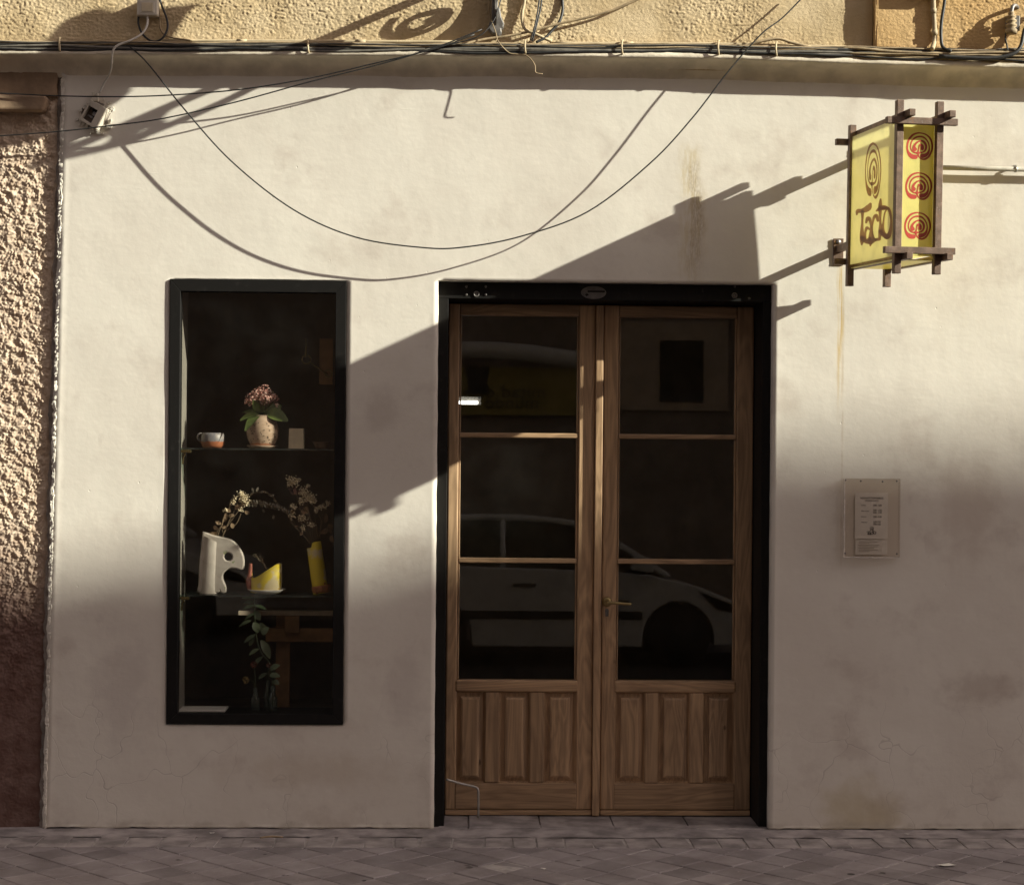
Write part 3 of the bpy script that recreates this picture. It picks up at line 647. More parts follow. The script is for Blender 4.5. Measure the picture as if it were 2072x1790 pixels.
T = 0.045
def X(px): return at(px, 1000, LEAFY).x
def Zp(py): return at(1200, py, LEAFY).z
def leaf(side):
    e = bpy.data.objects.new('leaf', None); COL.objects.link(e); e.parent = dd; e.empty_display_size = .05
    if side == 0: sA, sB, g0, g1 = L0, X(1203), X(928), X(1169); outer, inner = (sA, g0), (g1, sB)
    else: sA, sB, g0, g1 = X(1219), L1, X(1250), X(1489); inner, outer = (sA, g0), (g1, sB)
    p = lambda mb, n, m, b=0.004, seg=2: shift(mb, dd.location).build(n, m, e, b, seg=seg)
    y0, y1 = LEAFY, LEAFY+T
    z_kick0, z_kick1 = LZ0, Zp(1638); z_b1 = Zp(1584); z_l0, z_l1 = Zp(1400), Zp(1376); z_t0 = Zp(641)
    p(MB().box(outer[0]+.0015, outer[1]-.0015, y0, y1, z_kick1+.001, LZ1), 'stile', M['wz'], 0.006)
    p(MB().box(inner[0]+.0015, inner[1]-.0015, y0, y1, z_kick1+.001, LZ1), 'stile', M['wz'], 0.006)
    p(MB().box(g0, g1, y0+.001, y1, z_t0, LZ1-.001), 'rail', M['wx'], 0.006)
    p(MB().box(g0-.008, g1+.008, y0-.006, y1, z_l0, z_l1), 'rail', M['wx'], 0.010, 3)
    p(MB().box(g0-.006, g1+.006, y0-.003, y1, z_kick1+.001, z_b1), 'rail', M['wx'], 0.006)
    p(MB().box(sA+.002, sB-.002, y0-.007, y1+.003, z_kick0, z_kick1-.001), 'kick_board', M['wx'], 0.004)
    rows = [z_l1] + [Zp(q) for q in (1140, 1130)] + [Zp(q) for q in (887, 877)] + [z_t0]
    for a, b in ((rows[1], rows[2]), (rows[3], rows[4])):
        p(MB().box(g0, g1, y0+.004, y1-.004, a, b), 'muntin', M['wx'], 0.005)
    # bead round every pane and the pane itself, set a degree out of true
    for k, (a, b) in enumerate(((rows[0], rows[1]), (rows[2], rows[3]), (rows[4], rows[5]))):
        bd = 0.008
        for (xa, xb, za, zb) in ((g0, g0+bd, a, b), (g1-bd, g1, a, b)):
            p(MB().box(xa, xb, y0+.010, y1-.012, za, zb), 'bead', M['wz'], 0.003)
        zc = (a+b)/2; tl = math.tan(R(1.0)); yc = y0+.026
        v = [(x, yc+(z-zc)*tl+dy, z) for dy in (-.002, .002) for x, z in ((g0+.002, a+.001), (g1-.002, a+.001), (g1-.002, b-.001), (g0+.002, b-.001))]
        p(MB().add(v, [(0, 1, 2, 3), (7, 6, 5, 4), (0, 4, 5, 1), (1, 5, 6, 2), (2, 6, 7, 3), (3, 7, 4, 0)]), 'pane', M['glass'], 0)
    cols = ([(925, 985), (1015, 1076), (1106, 1168)] if side == 0 else [(1249, 1309), (1336, 1400), (1428, 1490)])
    for (a, b), (c, d) in zip(cols, cols[1:]):
        p(MB().box(X(b), X(c), y0-.002, y1, z_b1+.001, z_l0-.001), 'mullion', M['wz'], 0.007, 3)
    for a, b in cols:
        xa, xb, za, zb = X(a)-.003, X(b)+.003, z_b1-.003, z_l0+.003
        i1, i2 = 0.028, 0.040
        v = []
        for (ins, y) in ((0, y0+.024), (i1, y0+.018), (i1+.002, y0+.005), (i2, y0+.001)):
            v += [(xa+ins, y, za+ins), (xb-ins, y, za+ins), (xb-ins, y, zb-ins), (xa+ins, y, zb-ins)]
        f = [(12, 13, 14, 15)]
        for L in range(3):
            for q in range(4): f.append((L*4+q, L*4+(q+1) % 4, L*4+4+(q+1) % 4, L*4+4+q))
        p(MB().add(v, f), 'panel', M['wz'], 0)
        # sloping moulding round the panel
        mv = []
        for (ins, y) in ((-.004, y0-.001), (.012, y0+.023)):
            mv += [(xa+ins, y, za+ins), (xb-ins, y, za+ins), (xb-ins, y, zb-ins), (xa+ins, y, zb-ins)]
        p(MB().add(mv, [(q, (q+1) % 4, 4+(q+1) % 4, 4+q) for q in range(4)]), 'moulding', M['wz'], 0)
    return e, p
lfL, pL = leaf(0); lfR, pR = leaf(1)
pR(MB().box(X(1203), X(1218), LEAFY-.020, LEAFY+.02, LZ0, LZ1-.002), 'astragal', M['wz'], 0.004)
hx, hz = at(1228, 1217, LEAFY).x, at(1228, 1217, LEAFY).z
hd = MB().lathe([(0, .010), (.016, .010), (.022, .006), (.024, 0)], (0, 0, 0), 20); hd.v = [(hx+x, LEAFY-z, hz+y) for x, y, z in hd.v]
pR(hd, 'handle_rose', M['brass'], 0)
pR(MB().tube(cat([(hx, LEAFY, hz), (hx, LEAFY-.04, hz), (hx+.006, LEAFY-.05, hz), (hx+.03, LEAFY-.052, hz-.001), (hx+.10, LEAFY-.050, hz-.006), (hx+.108, LEAFY-.046, hz-.006)], 5), 0.0075, 8), 'handle', M['brass'], 0)
kh = at(1228, 1238, LEAFY)
kp = [(kh.x+.009*math.cos(a), kh.z+.008+.009*math.sin(a)) for a in [math.pi*k/8 for k in range(9)]] + [(kh.x-.007, kh.z-.020), (kh.x+.007, kh.z-.020)]
pR(MB().prism(kp, LEAFY-.005, LEAFY+.003), 'keyhole_plate', M['iron'], 0.001)

# door stay: bent steel rod at the foot of the left leaf
ds = MB().tube(cat([(*at(903, 1576, .06),), (*at(935, 1585, .08),), (*at(960, 1591, .09),), (*at(967, 1597, .09),), (*at(968, 1615, .09),), (*at(968, 1654, .10),)], 5), 0.0055, 8)
tag(ds.build('door_stay', M['steel']), 'bent steel rod standing at the foot of the left door leaf', 'door stay')

# ------------------------------------------------------------------ hanging lantern sign
c5 = crop(2900, 340, 2.355); c7 = crop(3140, 480, 3.7292); c8 = crop(3370, 470, 9.421)
SB = -0.222; TH = R(7.2); TX = R(1.6)
bl = at(*c5(687, 900), SB)
sign = thing('lantern_sign', 'yellow box sign in a rusty steel frame with labyrinth emblems', 'sign', (bl.x, SB, bl.z))
sign.rotation_euler = (TX, 0, TH)
SM = Matrix.Translation(sign.location) @ Matrix.Rotation(TH, 4, 'Z') @ Matrix.Rotation(TX, 4, 'X'); SI = SM.inverted()
fz = lambda cy, y=-.79: at(*c5(1290, cy), y).z - bl.z + 0.015
SW, SD = 0.176, 0.568; ps = 0.030
zt, zb = fz(88), fz(1600); zrt, zrb = fz(250), fz(1442)
def bar(mb): return mb
for u in (0, SW):
    for v in (0, -SD):
        MB().box(u-ps/2, u+ps/2, v-ps/2, v+ps/2, zb-(0.026 if v == 0 else 0.006), zt-(0.02 if v == 0 else 0)).build('post', M['rust'], sign, 0.002)
rs = 0.028
zf_t, zf_b = fz(275), fz(1410)
z_st, z_sb = fz(212), fz(1463)
for z in (zf_t, zf_b):                           # rails across front and back
    MB().box(-0.068, SW+0.066, -SD-ps/2-rs, -SD-ps/2-.0005, z-rs/2, z+rs/2).build('rail', M['rust'], sign, 0.002)
    zz = z-0.004
    MB().box(-0.066, SW+0.060, ps/2+.0005, ps/2+rs, zz-rs/2, zz+rs/2).build('rail', M['rust'], sign, 0.002)
for u in (0, SW):                                # rails running out from the wall
    for z in (z_st, z_sb):
        MB().box(u+ps/2+.0005, u+ps/2+rs, -SD-ps/2-rs-.03, ps/2+rs+.035, z-rs/2, z+rs/2).build('rail', M['rust'], sign, 0.002)
pz0, pz1 = zf_b+rs/2-.006, zf_t-rs/2+.006
pn_l = MB().box(-.004, .0, -SD+ps/2, -ps/2, z_sb+.005, z_st-rs/2-.001).build('side_panel', M['yellow_l'], sign)
MB().box(SW, SW+.004, -SD+ps/2, -ps/2, z_sb+rs/2+.001, z_st-rs/2-.001).build('side_panel', M['yellow_c'], sign)
FP = -SD+.014
pn_f = MB().box(ps/2, SW-ps/2, FP, FP+.004, z_sb+.006, z_st-.01).build('front_panel', M['yellow'], sign)
MB().box(.001, SW-.001, -SD+.02, -ps/2, z_sb+rs/2-.026, z_sb+rs/2-.022).build('bottom_panel', M['yellow'], sign)
MB().box(ps/2, SW-ps/2, -.004, .0, z_sb+.006, z_st-.01).build('back_panel', M['yellow'], sign)
EMB = [
 [(610,1125,68),(500,1110,72),(410,1045,58),(350,955,38),(316,850,28),(310,740,27),(335,600,30),(400,455,32),(520,332,30),(680,277,24),(800,281,20),(950,325,22),(1080,430,28),(1160,570,30),(1190,720,30),(1180,860,28),(1130,1000,28),(1060,1120,32),(960,1192,32),(880,1208,25),(800,1186,19),(740,1128,18),(705,1060,24),(690,990,40)],
 [(690,980,38),(580,968,22),(500,920,20),(447,840,18),(432,740,18),(457,600,20),(530,490,24),(640,420,26),(780,402,28),(900,440,26),(1000,540,22),(1060,650,20),(1085,780,20),(1075,900,30),(1030,1000,45),(950,1065,58),(850,1088,72)],
 [(580,850,64),(552,770,42),(580,690,34),(650,610,28),(740,560,22),(830,552,28),(920,620,35),(970,720,35),(965,830,32),(920,915,28),(840,962,22),(760,972,26),(690,980,40)],
 [(690,980,30),(708,900,18),(724,800,14),(745,722,22),(785,692,36),(840,745,48),(838,835,54)]]
def ribbon(mb, pts, fn, n=5):
    P = cat(pts, n); Lp, Rp = [], []
    for i, (x, y, r) in enumerate(P):
        a = P[max(0, i-1)]; b = P[min(len(P)-1, i+1)]; dx, dy = b[0]-a[0], b[1]-a[1]; l = math.hypot(dx, dy) or 1
        Lp.append((x-dy/l*r, y+dx/l*r)); Rp.append((x+dy/l*r, y-dx/l*r))
    v = [fn(*p) for p in Lp+Rp]; m = len(P); f = [(i, i+1, m+i+1, m+i) for i in range(m-1)]
    for (x, y, r), q, sgn, i0 in ((P[0], P[1], -1, 0), (P[-1], P[-2], -1, m-1)):
        ang = math.atan2(y-q[1], x-q[0]); k0 = len(v); K = 8
        v += [fn(x+r*math.cos(ang+math.pi/2-math.pi*k/K), y+r*math.sin(ang+math.pi/2-math.pi*k/K)) for k in range(K+1)]
        f.append(tuple(range(k0, k0+K+1)))
    mb.add(v, f)
def print_on(name, strokes, cv, p0, nrm, mat, parent, off0=0.0006, thick=False):
    mb = MB(); nw_ = (SM.to_3x3() @ Vector(nrm)); pw_ = SM @ Vector(p0)
    for k, st in enumerate(strokes):
        off = off0+0.00025*k
        fn = lambda x, y: SI @ (on_plane(*cv(x, y), pw_ + nw_*off, nw_))
        ribbon(mb, st, fn)
    return mb.build(name, mat, parent, fix=False)
for k, (ox, oy) in enumerate(((1177, 370), (1168, 722), (1158, 1073))):
    f = lambda x, y: c5(ox+(x-282)/935*235-(y-255)/980*3, oy+(y-255)/980*244)
    e = print_on('emblem', [[(x, y, q*1.13) for x, y, q in st] for st in EMB], f, (0, FP, 0), (0, -1, 0), M['red'], pn_f)
def fe(x, y):
    t = (x-282)/935; s = (y-255)/980
    return c7(391+t*226-(s*8), 205+s*785+(t-.5)*-12*(1-2*s))
print_on('emblem', EMB, fe, (-.004, 0, 0), (-1, 0, 0), M['brown'], pn_l)
TAC = [
 [(272,1212,10),(284,1165,24),(340,1160,26),(400,1140,34),(440,1108,36),(462,1066,18)],
 [(350,1175,22),(350,1280,13),(345,1400,18),(345,1490,28),(345,1580,27),(340,1628,12)],
 [(403,1322,13),(424,1268,24),(452,1278,22),(470,1350,15),(472,1430,17),(472,1520,32),(466,1595,26),(460,1645,10)],
 [(452,1420,10),(412,1398,19),(390,1468,13),(394,1560,14),(420,1572,18),(452,1545,20)],
 [(350,1540,34),(400,1590,22),(465,1588,34),(530,1565,20),(585,1555,20)],
 [(566,1296,16),(548,1228,22),(514,1250,17),(492,1350,9),(490,1450,9),(510,1545,14),(548,1562,14)],
 [(605,998,11),(600,1080,24),(598,1150,22),(599,1250,14),(603,1350,16),(602,1440,26),(590,1535,16)],
 [(550,1158,11),(600,1125,26),(655,1110,26),(706,1122,16)],
 [(640,1130,20),(706,1124,18),(738,1190,17),(752,1290,13),(748,1400,18),(722,1495,28),(686,1518,34),(652,1478,24),(636,1400,17),(645,1300,10),(660,1200,9),(688,1140,10)],
 [(604,1450,26),(650,1500,26),(688,1520,30)]]
TAC = [[(x, y, q*1.14) for x, y, q in st] for st in TAC]
print_on('lettering', TAC, c7, (-.004, 0, 0), (-1, 0, 0), M['brown'], pn_l)
# arms and wall plates
for (u, py) in ((0.0, 504), (SW/2, 322)):
    wz = at(1700, py, 0).z-bl.z
    a0 = SI @ Vector((at(1697, py, 0).x if u == 0 else (SM @ Vector((u, 0, 0))).x-0.01, 0.0, wz+bl.z))
    b0 = Vector((u, 0.0 if u == 0 else .03, wz-.004))
    d = (b0-a0); L = d.length; am = MB().box(-.013, .013, 0, L, -.016, .016).build('arm', M['rust'], sign, 0.002)
    am.matrix_local = Matrix.Translation(a0) @ d.to_track_quat('Y', 'Z').to_matrix().to_4x4()
    pl = MB().box(-.024, .024, -.008, -.001, -.062, .062).build('mount_plate', M['rust'], sign, 0.002)
    pc = SI @ Vector(((SM @ a0).x-.003, 0, wz+bl.z-.014)); pl.matrix_local = Matrix.Translation(pc) @ Matrix.Rotation(-TH, 4, 'Z')
    for s in (1, -1):
        sc = MB().lathe([(0, .006), (.006, .006), (.006, .002), (.011, .002), (.011, 0)], (0, 0, 0), 12); sc.v = [(x, -.008-z, y+s*.046) for x, y, z in sc.v]
        b = sc.build('bolt', M['steel'], pl)

# ------------------------------------------------------------------ notice case, sheets, pipe
nx0, nx1, nz0, nz1 = at(1705, 1047).x, at(1818, 1047).x, at(1762, 1127).z, at(1762, 968).z
nc = thing('notice_case', 'clear plastic notice case screwed to the wall right of the door', 'notice case', ((nx0+nx1)/2, 0, nz0))
cl = m_glass('acrylic_case', (0.975, 0.955, 0.93), 0.006, (0.42, 0.36, 0.30))
cy0, th = -0.032, .003
for nm, bb in (('cover', (nx0, nx1, cy0, cy0+th, nz0, nz1)), ('case_side', (nx0, nx0+th, cy0+th, -.002, nz0, nz1)), ('case_side', (nx1-th, nx1, cy0+th, -.002, nz0, nz1)), ('case_side', (nx0+th, nx1-th, cy0+th, -.002, nz0, nz0+th)), ('case_side', (nx0+th, nx1-th, cy0+th, -.002, nz1-th, nz1))):
    shift(MB().box(*bb), nc.location).build(nm, cl, nc)
edge = simple('acrylic_edge', (0.82, 0.76, 0.69), 0.25, bump=0)
em = MB().box(nx0-.0008, nx0+.0032, cy0-.0008, cy0+.0030, nz0, nz1).box(nx0+.0033, nx1, cy0-.0008, cy0+.0030, nz0-.0008, nz0+.0030)
shift(em, nc.location).build('polished_edge', edge, nc)
for px, py in ((1711, 971), (1742, 973), (1786, 974), (1815, 973), (1710, 1119), (1815, 1120)):
    p = at(px, py, cy0); sc = MB().lathe([(0, .003), (.003, .0025), (.0045, 0), (.0045, -.003)], (0, 0, 0), 8); sc.v = [(p.x+x, cy0-z, p.z+y) for x, y, z in sc.v]
    shift(sc, nc.location).build('screw', M['iron'], nc)
ty = -.006
hx0, hx1, hz0, hz1 = at(1730, 1043, ty).x, at(1796.5, 1043, ty).x, at(1763, 1090, ty).z, at(1763, 996.5, ty).z
hs_ = thing('hours_sheet', 'white printed opening hours sheet inside the notice case', 'notice', ((hx0+hx1)/2, ty, hz0))
shift(MB().box(hx0, hx1, ty, ty+.0008, hz0, hz1), hs_.location).build('paper', M['paper'], hs_)
cw = lambda cx, cy: at(1618.8+cx/4.571, 917.3+cy/4.571, ty)
def note(body, cx, cy, hgt, mat=M['ink'], al='CENTER', sx=1.0, nm='printed_line'):
    p = cw(cx, cy); text(nm, body, hgt, Vector((p.x, ty-.0006, p.z))-hs_.location, mat, hs_, al, sx)
note('HORARIOS DISPONIBLES', 664, 420, .0120, sx=.78); note('MODELADO', 664, 442, .0095, sx=1.15)
for d_, hh in (('Lunes', ((482, '10:00 - 12:00'),)), ('Miércoles', ((528, '10:00 - 12:00'), (549, '19:00 - 21:00'))), ('Jueves', ((588, '19:00 - 21:00'),)), ('Viernes', ((635, '11:00-12:00'), (657, '17:00-19:00')))):
    note(d_, 566, hh[0][0]+(8 if len(hh) > 1 else 0)-(3 if d_ == 'Viernes' else 0), .0085, al='LEFT')
    for yy, s in hh: note(s, 675, yy+4, .0115, al='LEFT', sx=.62)
lg = MB()
for k, st in enumerate(EMB):
    ribbon(lg, st, lambda x, y: tuple(Vector((cw(645+(x-282)/935*38, 676+(y-255)/980*36).x, ty-.0006-.0002*k, cw(645+(x-282)/935*38, 676+(y-255)/980*36).z))-hs_.location), 3)
for k, st in enumerate(TAC):
    ribbon(lg, st, lambda x, y: tuple(Vector((cw(615+(x-262)/495*86, 712+(y-995)/650*38).x, ty-.0018-.0002*k, cw(615+(x-262)/495*86, 712+(y-995)/650*38).z))-hs_.location), 3)
lg.build('shop_mark', M['ink'], hs_, fix=False)
sx0, sx1, sz0, sz1 = at(1731, 1107, ty).x, at(1795.5, 1107, ty).x, at(1763, 1121.5, ty).z, at(1763, 1092, ty).z
slip = thing('paper_slip', 'crumpled paper slip below the hours sheet', 'paper', ((sx0+sx1)/2, ty, sz0))
sm = MB(); nn_ = 12
for i in range(nn_+1):
    for k in range(7):
        x = sx0+(sx1-sx0)*i/nn_; z = sz0+(sz1-sz0)*k/6; sm.v.append((x, ty-.002*abs(nz(x, 1, z, 60))-.001, z+.002*nz(x, 0, 0, 40)))
for i in range(nn_):
    for k in range(6): a = i*7+k; sm.f.append((a, a+7, a+8, a+1)); sm.sm.append(False)
shift(sm, slip.location).build('paper', M['paper'], slip)
for k in range(7):
    z = sz1-.008-.0075*k; x0 = sx0+.010+random.uniform(0, .006)
    shift(MB().box(x0, x0+random.uniform(.03, .10), ty-.0042, ty-.0036, z-.0009, z+.0009), slip.location).build('written_line', M['ink2'], slip)
pp = thing('wall_pipe', 'thin painted steel pipe on the wall right of the yellow sign', 'pipe', tuple(at(2000, 342, -.03)))
shift(MB().tube([tuple(at(1890, 339, -.032)), tuple(at(2000, 341.5, -.032)), (*at(2300, 347, -.032),)], 0.0115, 12), pp.location).build('pipe', M['pipe'], pp)
pcx = at(2055, 342.5, -.032)
shift(MB().tube([(pcx.x-.006, pcx.y, pcx.z), (pcx.x+.006, pcx.y, pcx.z)], 0.0150, 12).box(pcx.x-.006, pcx.x+.006, pcx.y+.006, 0.0, pcx.z+.012, pcx.z+.020), pp.location).build('clamp', M['steel'], pp)

# ------------------------------------------------------------------ cables and wall fittings
def line(name, pts, r, mat, label, cat_='cable', group=None, n=6, k=5):
    P = [tuple(at(p[0], p[1], p[2] if len(p) > 2 else -.10)) for p in pts]
    o = MB().tube(cat(P, k), r, n).build(name, mat); tag(o, label, cat_, group); return o
BL = [(-200, 91), (0, 92), (300, 94), (970, 97), (1457, 99), (1774, 107), (2072, 114), (2300, 118)]
mats = ['cable_t', 'cable_b', 'cable_g', 'cable_t', 'cable_b', 'cable_t', 'cable_g', 'cable_t']
for k in range(22):
    off = -10+21*k/21; dep = -.046-.062*random.random(); ph = random.uniform(0, 9)
    pts = []
    for px in range(-180, 2261, 60):
        sag = 5.2*nz(px/230+ph, k, 0)+2.6*nz(px/75+ph, 3, k); amp = 1+0.9*max(0, (px-1650)/420)
        pts.append((px, interp(BL, px)+off*(0.75+.25*nz(px/400, k, 3))*amp+sag*amp, (max(-.102, dep+.014*nz(px/300, k, 7)) if px < 1700 else -.080-.004*(k % 6))))
    mname = mats[k % 8] if pts else 'cable_b'
    line('cable', pts, random.choice((.0032, .0038, .0045, .0055, .0065)), M[mname], 'cable bundled with others along the top of the ledge', group='cables bundled along the ledge', k=3)
# painted conduit along the bundle with couplings and clips
def conduit(px0, px1, yo, label):
    c = thing('conduit', label, 'conduit', tuple(at(px0, interp(BL, px0)+yo, -.05)), 'conduits lying on the ledge')
    P = [tuple(at(px, interp(BL, px)+yo, -.046-(.06 if px > 1790 else 0))) for px in range(px0, px1+1, 40)]
    shift(MB().tube(P, .0085, 10), c.location).build('pipe', M['conduit'], c)
    for i in range(4, len(P)-2, 6):
        a, b = Vector(P[i]), Vector(P[i+1]); d = (b-a).normalized()
        shift(MB().tube([tuple(a-d*.022), tuple(a+d*.022)], .0105, 10), c.location).build('coupling', M['conduit'], c)
conduit(330, 960, -11, 'painted conduit on the ledge left of the lamp bracket'); conduit(1112, 1720, -9, 'painted conduit on the ledge right of the lamp bracket')
for i, px in enumerate((122, 625, 1064, 1260, 1455, 1572)):
    y = interp(BL, px); P = [tuple(at(px+1, y-16, -.05)), tuple(at(px-1, y-15, -.085)), tuple(at(px-2, y-4, -.112)), tuple(at(px-1, y+8, -.112)), tuple(at(px, y+12, -.09))]
    o = MB().tube(cat(P), .0042, 8).build('cable_clip', M['conduit']); tag(o, ('bent cable clip left of the white junction box', 'bent cable clip above the ledge midway between junction box and lamp bracket', 'bent cable clip just right of the lamp bracket foot', 'bent cable clip right of the beige conduit bend', 'bent cable clip on the ledge left of the hanging wire', 'bent cable clip on the ledge beside the bulging painted cable')[i], 'clip', 'clips holding the cable bundle')
line('cable_loop', [(1500, 96, -.06), (1540, 84, -.065), (1575, 79, -.065), (1600, 86, -.065), (1640, 96, -.06)], .007, M['cable_t'], 'painted cable bulging upwards out of the bundle near the hanging wire')
# the long hanging wire and the two taut ones
line('hanging_wire', [(262, 94, -.10), (300, 130, -.105), (372, 220, -.10), (470, 328, -.10), (595, 425, -.10), (720, 480, -.10), (855, 501, -.10), (940, 500, -.10), (1055, 478, -.10), (1190, 428, -.10), (1316, 330, -.105), (1400, 240, -.11), (1476, 142, -.112), (1540, 70, -.11), (1585, 35, -.09), (1640, -22, -.07)], .0034, M['cable_b'], 'single dark wire hanging in a long loop across the wall', n=8, k=8)
line('taut_wire', [(-120, 187, -.06), (0, 189, -.07), (110, 194, -.075), (230, 196, -.08), (340, 193, -.09), (480, 182, -.10), (620, 160, -.112), (760, 128, -.118), (880, 99, -.118), (960, 70, -.10)], .0032, M['cable_b'], 'upper of two thin wires running from the left edge up to the ledge', n=8)
line('taut_wire', [(-120, 279, -.05), (0, 275, -.055), (120, 266, -.06), (210, 256, -.07), (330, 240, -.085), (480, 206, -.10), (630, 165, -.112), (770, 130, -.118), (880, 97, -.118), (975, 60, -.10)], .0032, M['cable_b'], 'lower of two thin wires running from the left edge up to the ledge', n=8)
line('white_cable', [(298, 30, -.06), (298, 50, -.07), (288, 68, -.09), (262, 83, -.115), (238, 92, -.12), (228, 105, -.12), (226, 130, -.08), (222, 150, -.03), (210, 170, -.015), (202, 188, -.015)], .0048, M['cable_w'], 'white cable from the junction box down to the broken fitting', n=8)
line('black_loop', [(281, 30, -.04), (280, 48, -.05), (289, 70, -.06), (308, 84, -.07), (326, 80, -.07), (338, 62, -.06), (338, 40, -.05), (325, 5, -.04), (320, -25, -.04)], .005, M['cable_b'], 'black cable looping behind the white junction box', n=8)
line('painted_cable', [(320, -25, -.035), (322, 30, -.035), (326, 62, -.04), (345, 76, -.05), (390, 82, -.055)], .004, M['cable_t'], 'beige cable right of the white junction box', n=8)
line('yellow_wire', [(989, -20, -.05), (990, 12, -.06), (993, 37, -.075), (1003, 66, -.11), (1008, 84, -.110), (1028, 106, -.107), (1045, 110, -.106), (1061, 111, -.108), (1073, 119, -.118), (1082, 132, -.128), (1084, 147, -.132), (1098, 150, -.130)], .0026, M['cable_t'], 'loose frayed yellowish wire drooping over the ledge', n=6)
line('beige_pipe', [(1062, -30, -.04), (1061, 5, -.04), (1057, 25, -.042), (1057, 45, -.045), (1063, 60, -.05), (1080, 68, -.06), (1100, 77, -.06), (1116, 84, -.055)], .0075, M['conduit'], 'beige conduit bending from above onto the ledge', 'conduit', n=10)
line('black_cable', [(1094, -30, -.05), (1090, 10, -.06), (1086, 35, -.07), (1080, 62, -.08), (1073, 82, -.08)], .0042, M['cable_b'], 'left of the two black cables dropping onto the ledge beside the beige conduit', n=8)
line('black_cable', [(1098, -30, -.05), (1095, 10, -.06), (1089, 38, -.07), (1082, 66, -.08), (1077, 84, -.08)], .0038, M['cable_b'], 'right of the two black cables dropping onto the ledge beside the beige conduit', n=8)
line('black_bend', [(1136, -30, -.03), (1138, 5, -.03), (1138, 25, -.035), (1131, 46, -.045), (1117, 62, -.05), (1104, 76, -.06), (1085, 86, -.07)], .0065, M['cable_b'], 'black cable curving down to the ledge right of the beige conduit', n=8)
line('painted_rope', [(1330, -20, -.05), (1252, 16, -.05), (1200, 33, -.048), (1137, 47, -.05), (1080, 62, -.055), (1030, 73, -.06), (980, 80, -.07), (930, 92, -.09)], .006, M['cable_t'], 'painted cable rising diagonally to the right above the ledge', n=8)
line('thin_cable', [(1020, -25, -.06), (1006, 25, -.09), (995, 48, -.10), (972, 72, -.11), (930, 86, -.11), (860, 98, -.115)], .003, M['cable_b'], 'thin black cable crossing in front of the lamp bracket foot', n=6)
line('black_riser', [(1914, -30, -.08), (1911, 5, -.08), (1905, 45, -.085), (1904, 75, -.09), (1908, 96, -.10), (1925, 104, -.11)], .0075, M['cable_b'], 'thick black cable rising beside the painted conduit at the right', n=10)
line('black_sweep', [(2110, 20, -.09), (2076, 55, -.095), (2066, 92, -.11), (2052, 108, -.115), (2025, 116, -.115), (1985, 118, -.115), (1900, 114, -.11)], .009, M['cable_b'], 'thick black cable sweeping up at the right edge', n=10)
RD = UY-PD-.016
vc = thing('riser_conduit', 'battered painted conduit going up the orange pilaster', 'conduit', tuple(at(1892, 90, -.13)))
shift(MB().tube(cat([tuple(at(1888, -30, RD)), tuple(at(1889, 20, RD)), tuple(at(1891, 60, RD)), tuple(at(1891, 82, RD)), tuple(at(1886, 100, -.11))]), .011, 10), vc.location).build('pipe', M['conduit'], vc)
shift(MB().tube([tuple(at(1891, 62, RD)), tuple(at(1892, 72, RD))], .0145, 10), vc.location).build('coupling', M['conduit'], vc)
shift(MB().tube([tuple(at(1889, 18, RD)), tuple(at(1889, 28, RD))], .014, 10), vc.location).build('coupling', M['conduit'], vc)
jb = at(1888, -38, -.12); tag(MB().box(jb.x-.075, jb.x+.07, UY-PD-.055, UY-PD+.012, jb.z-.05, jb.z+.10).build('shadow_caster_box', M['conduit'], bevel=.006), 'unseen box above the conduit, added to cast a shadow on the pilaster', 'box')  # out of view, added for the boxy shadow it casts on the pilaster
ip = at(2046, 46, -.115); ins = thing('insulator', 'ribbed porcelain insulator on an iron pin at the right edge', 'insulator', tuple(ip))
prof = [(.0, .05), (.012, .048), (.016, .04), (.012, .034), (.022, .028), (.023, .022), (.014, .016), (.024, .010), (.025, .003), (.015, -.003), (.025, -.010), (.026, -.018), (.017, -.024), (.027, -.034), (.027, -.052), (.0, -.052)]
MB().lathe(prof, (0, 0, 0), 18).build('porcelain', M['cable_t'], ins)
MB().tube(cat([(0, 0, .04), (.01, .01, .075), (.03, .03, .085), (.05, .06, .08)]), .009, 8).build('iron_hook', M['iron'], ins)
MB().box(-.012, .05, .028, .052, -.03, .04).build('iron_bracket', M['iron'], ins, .003)
MB().tube(cat([(-.024, 0, -.045), (-.026, .0, -.075), (-.016, .01, -.10), (-.012, .01, -.125)]), .004, 6).build('tie_wire', M['cable_b'], ins)

# white junction box
q0, q1 = at(276, 31, -.08), at(319, -2, -.08)
jbx = thing('junction_box', 'white plastic junction box with a frame on its lid', 'junction box', ((q0.x+q1.x)/2, UY, q0.z))
shift(MB().box(q0.x, q1.x, -.075, UY+.01, q0.z, q1.z), jbx.location).build('body', M['pvc'], jbx, .006)
for ins_, th_ in ((.015, .002), (.022, .004)):
    shift(MB().box(q0.x+ins_, q1.x-ins_, -.075-th_, -.074, q0.z+ins_*.8, q1.z-ins_*.8), jbx.location).build('lid_frame' if th_ < .003 else 'lid', M['pvc'] if th_ < .003 else M['pvc2'], jbx, .001)

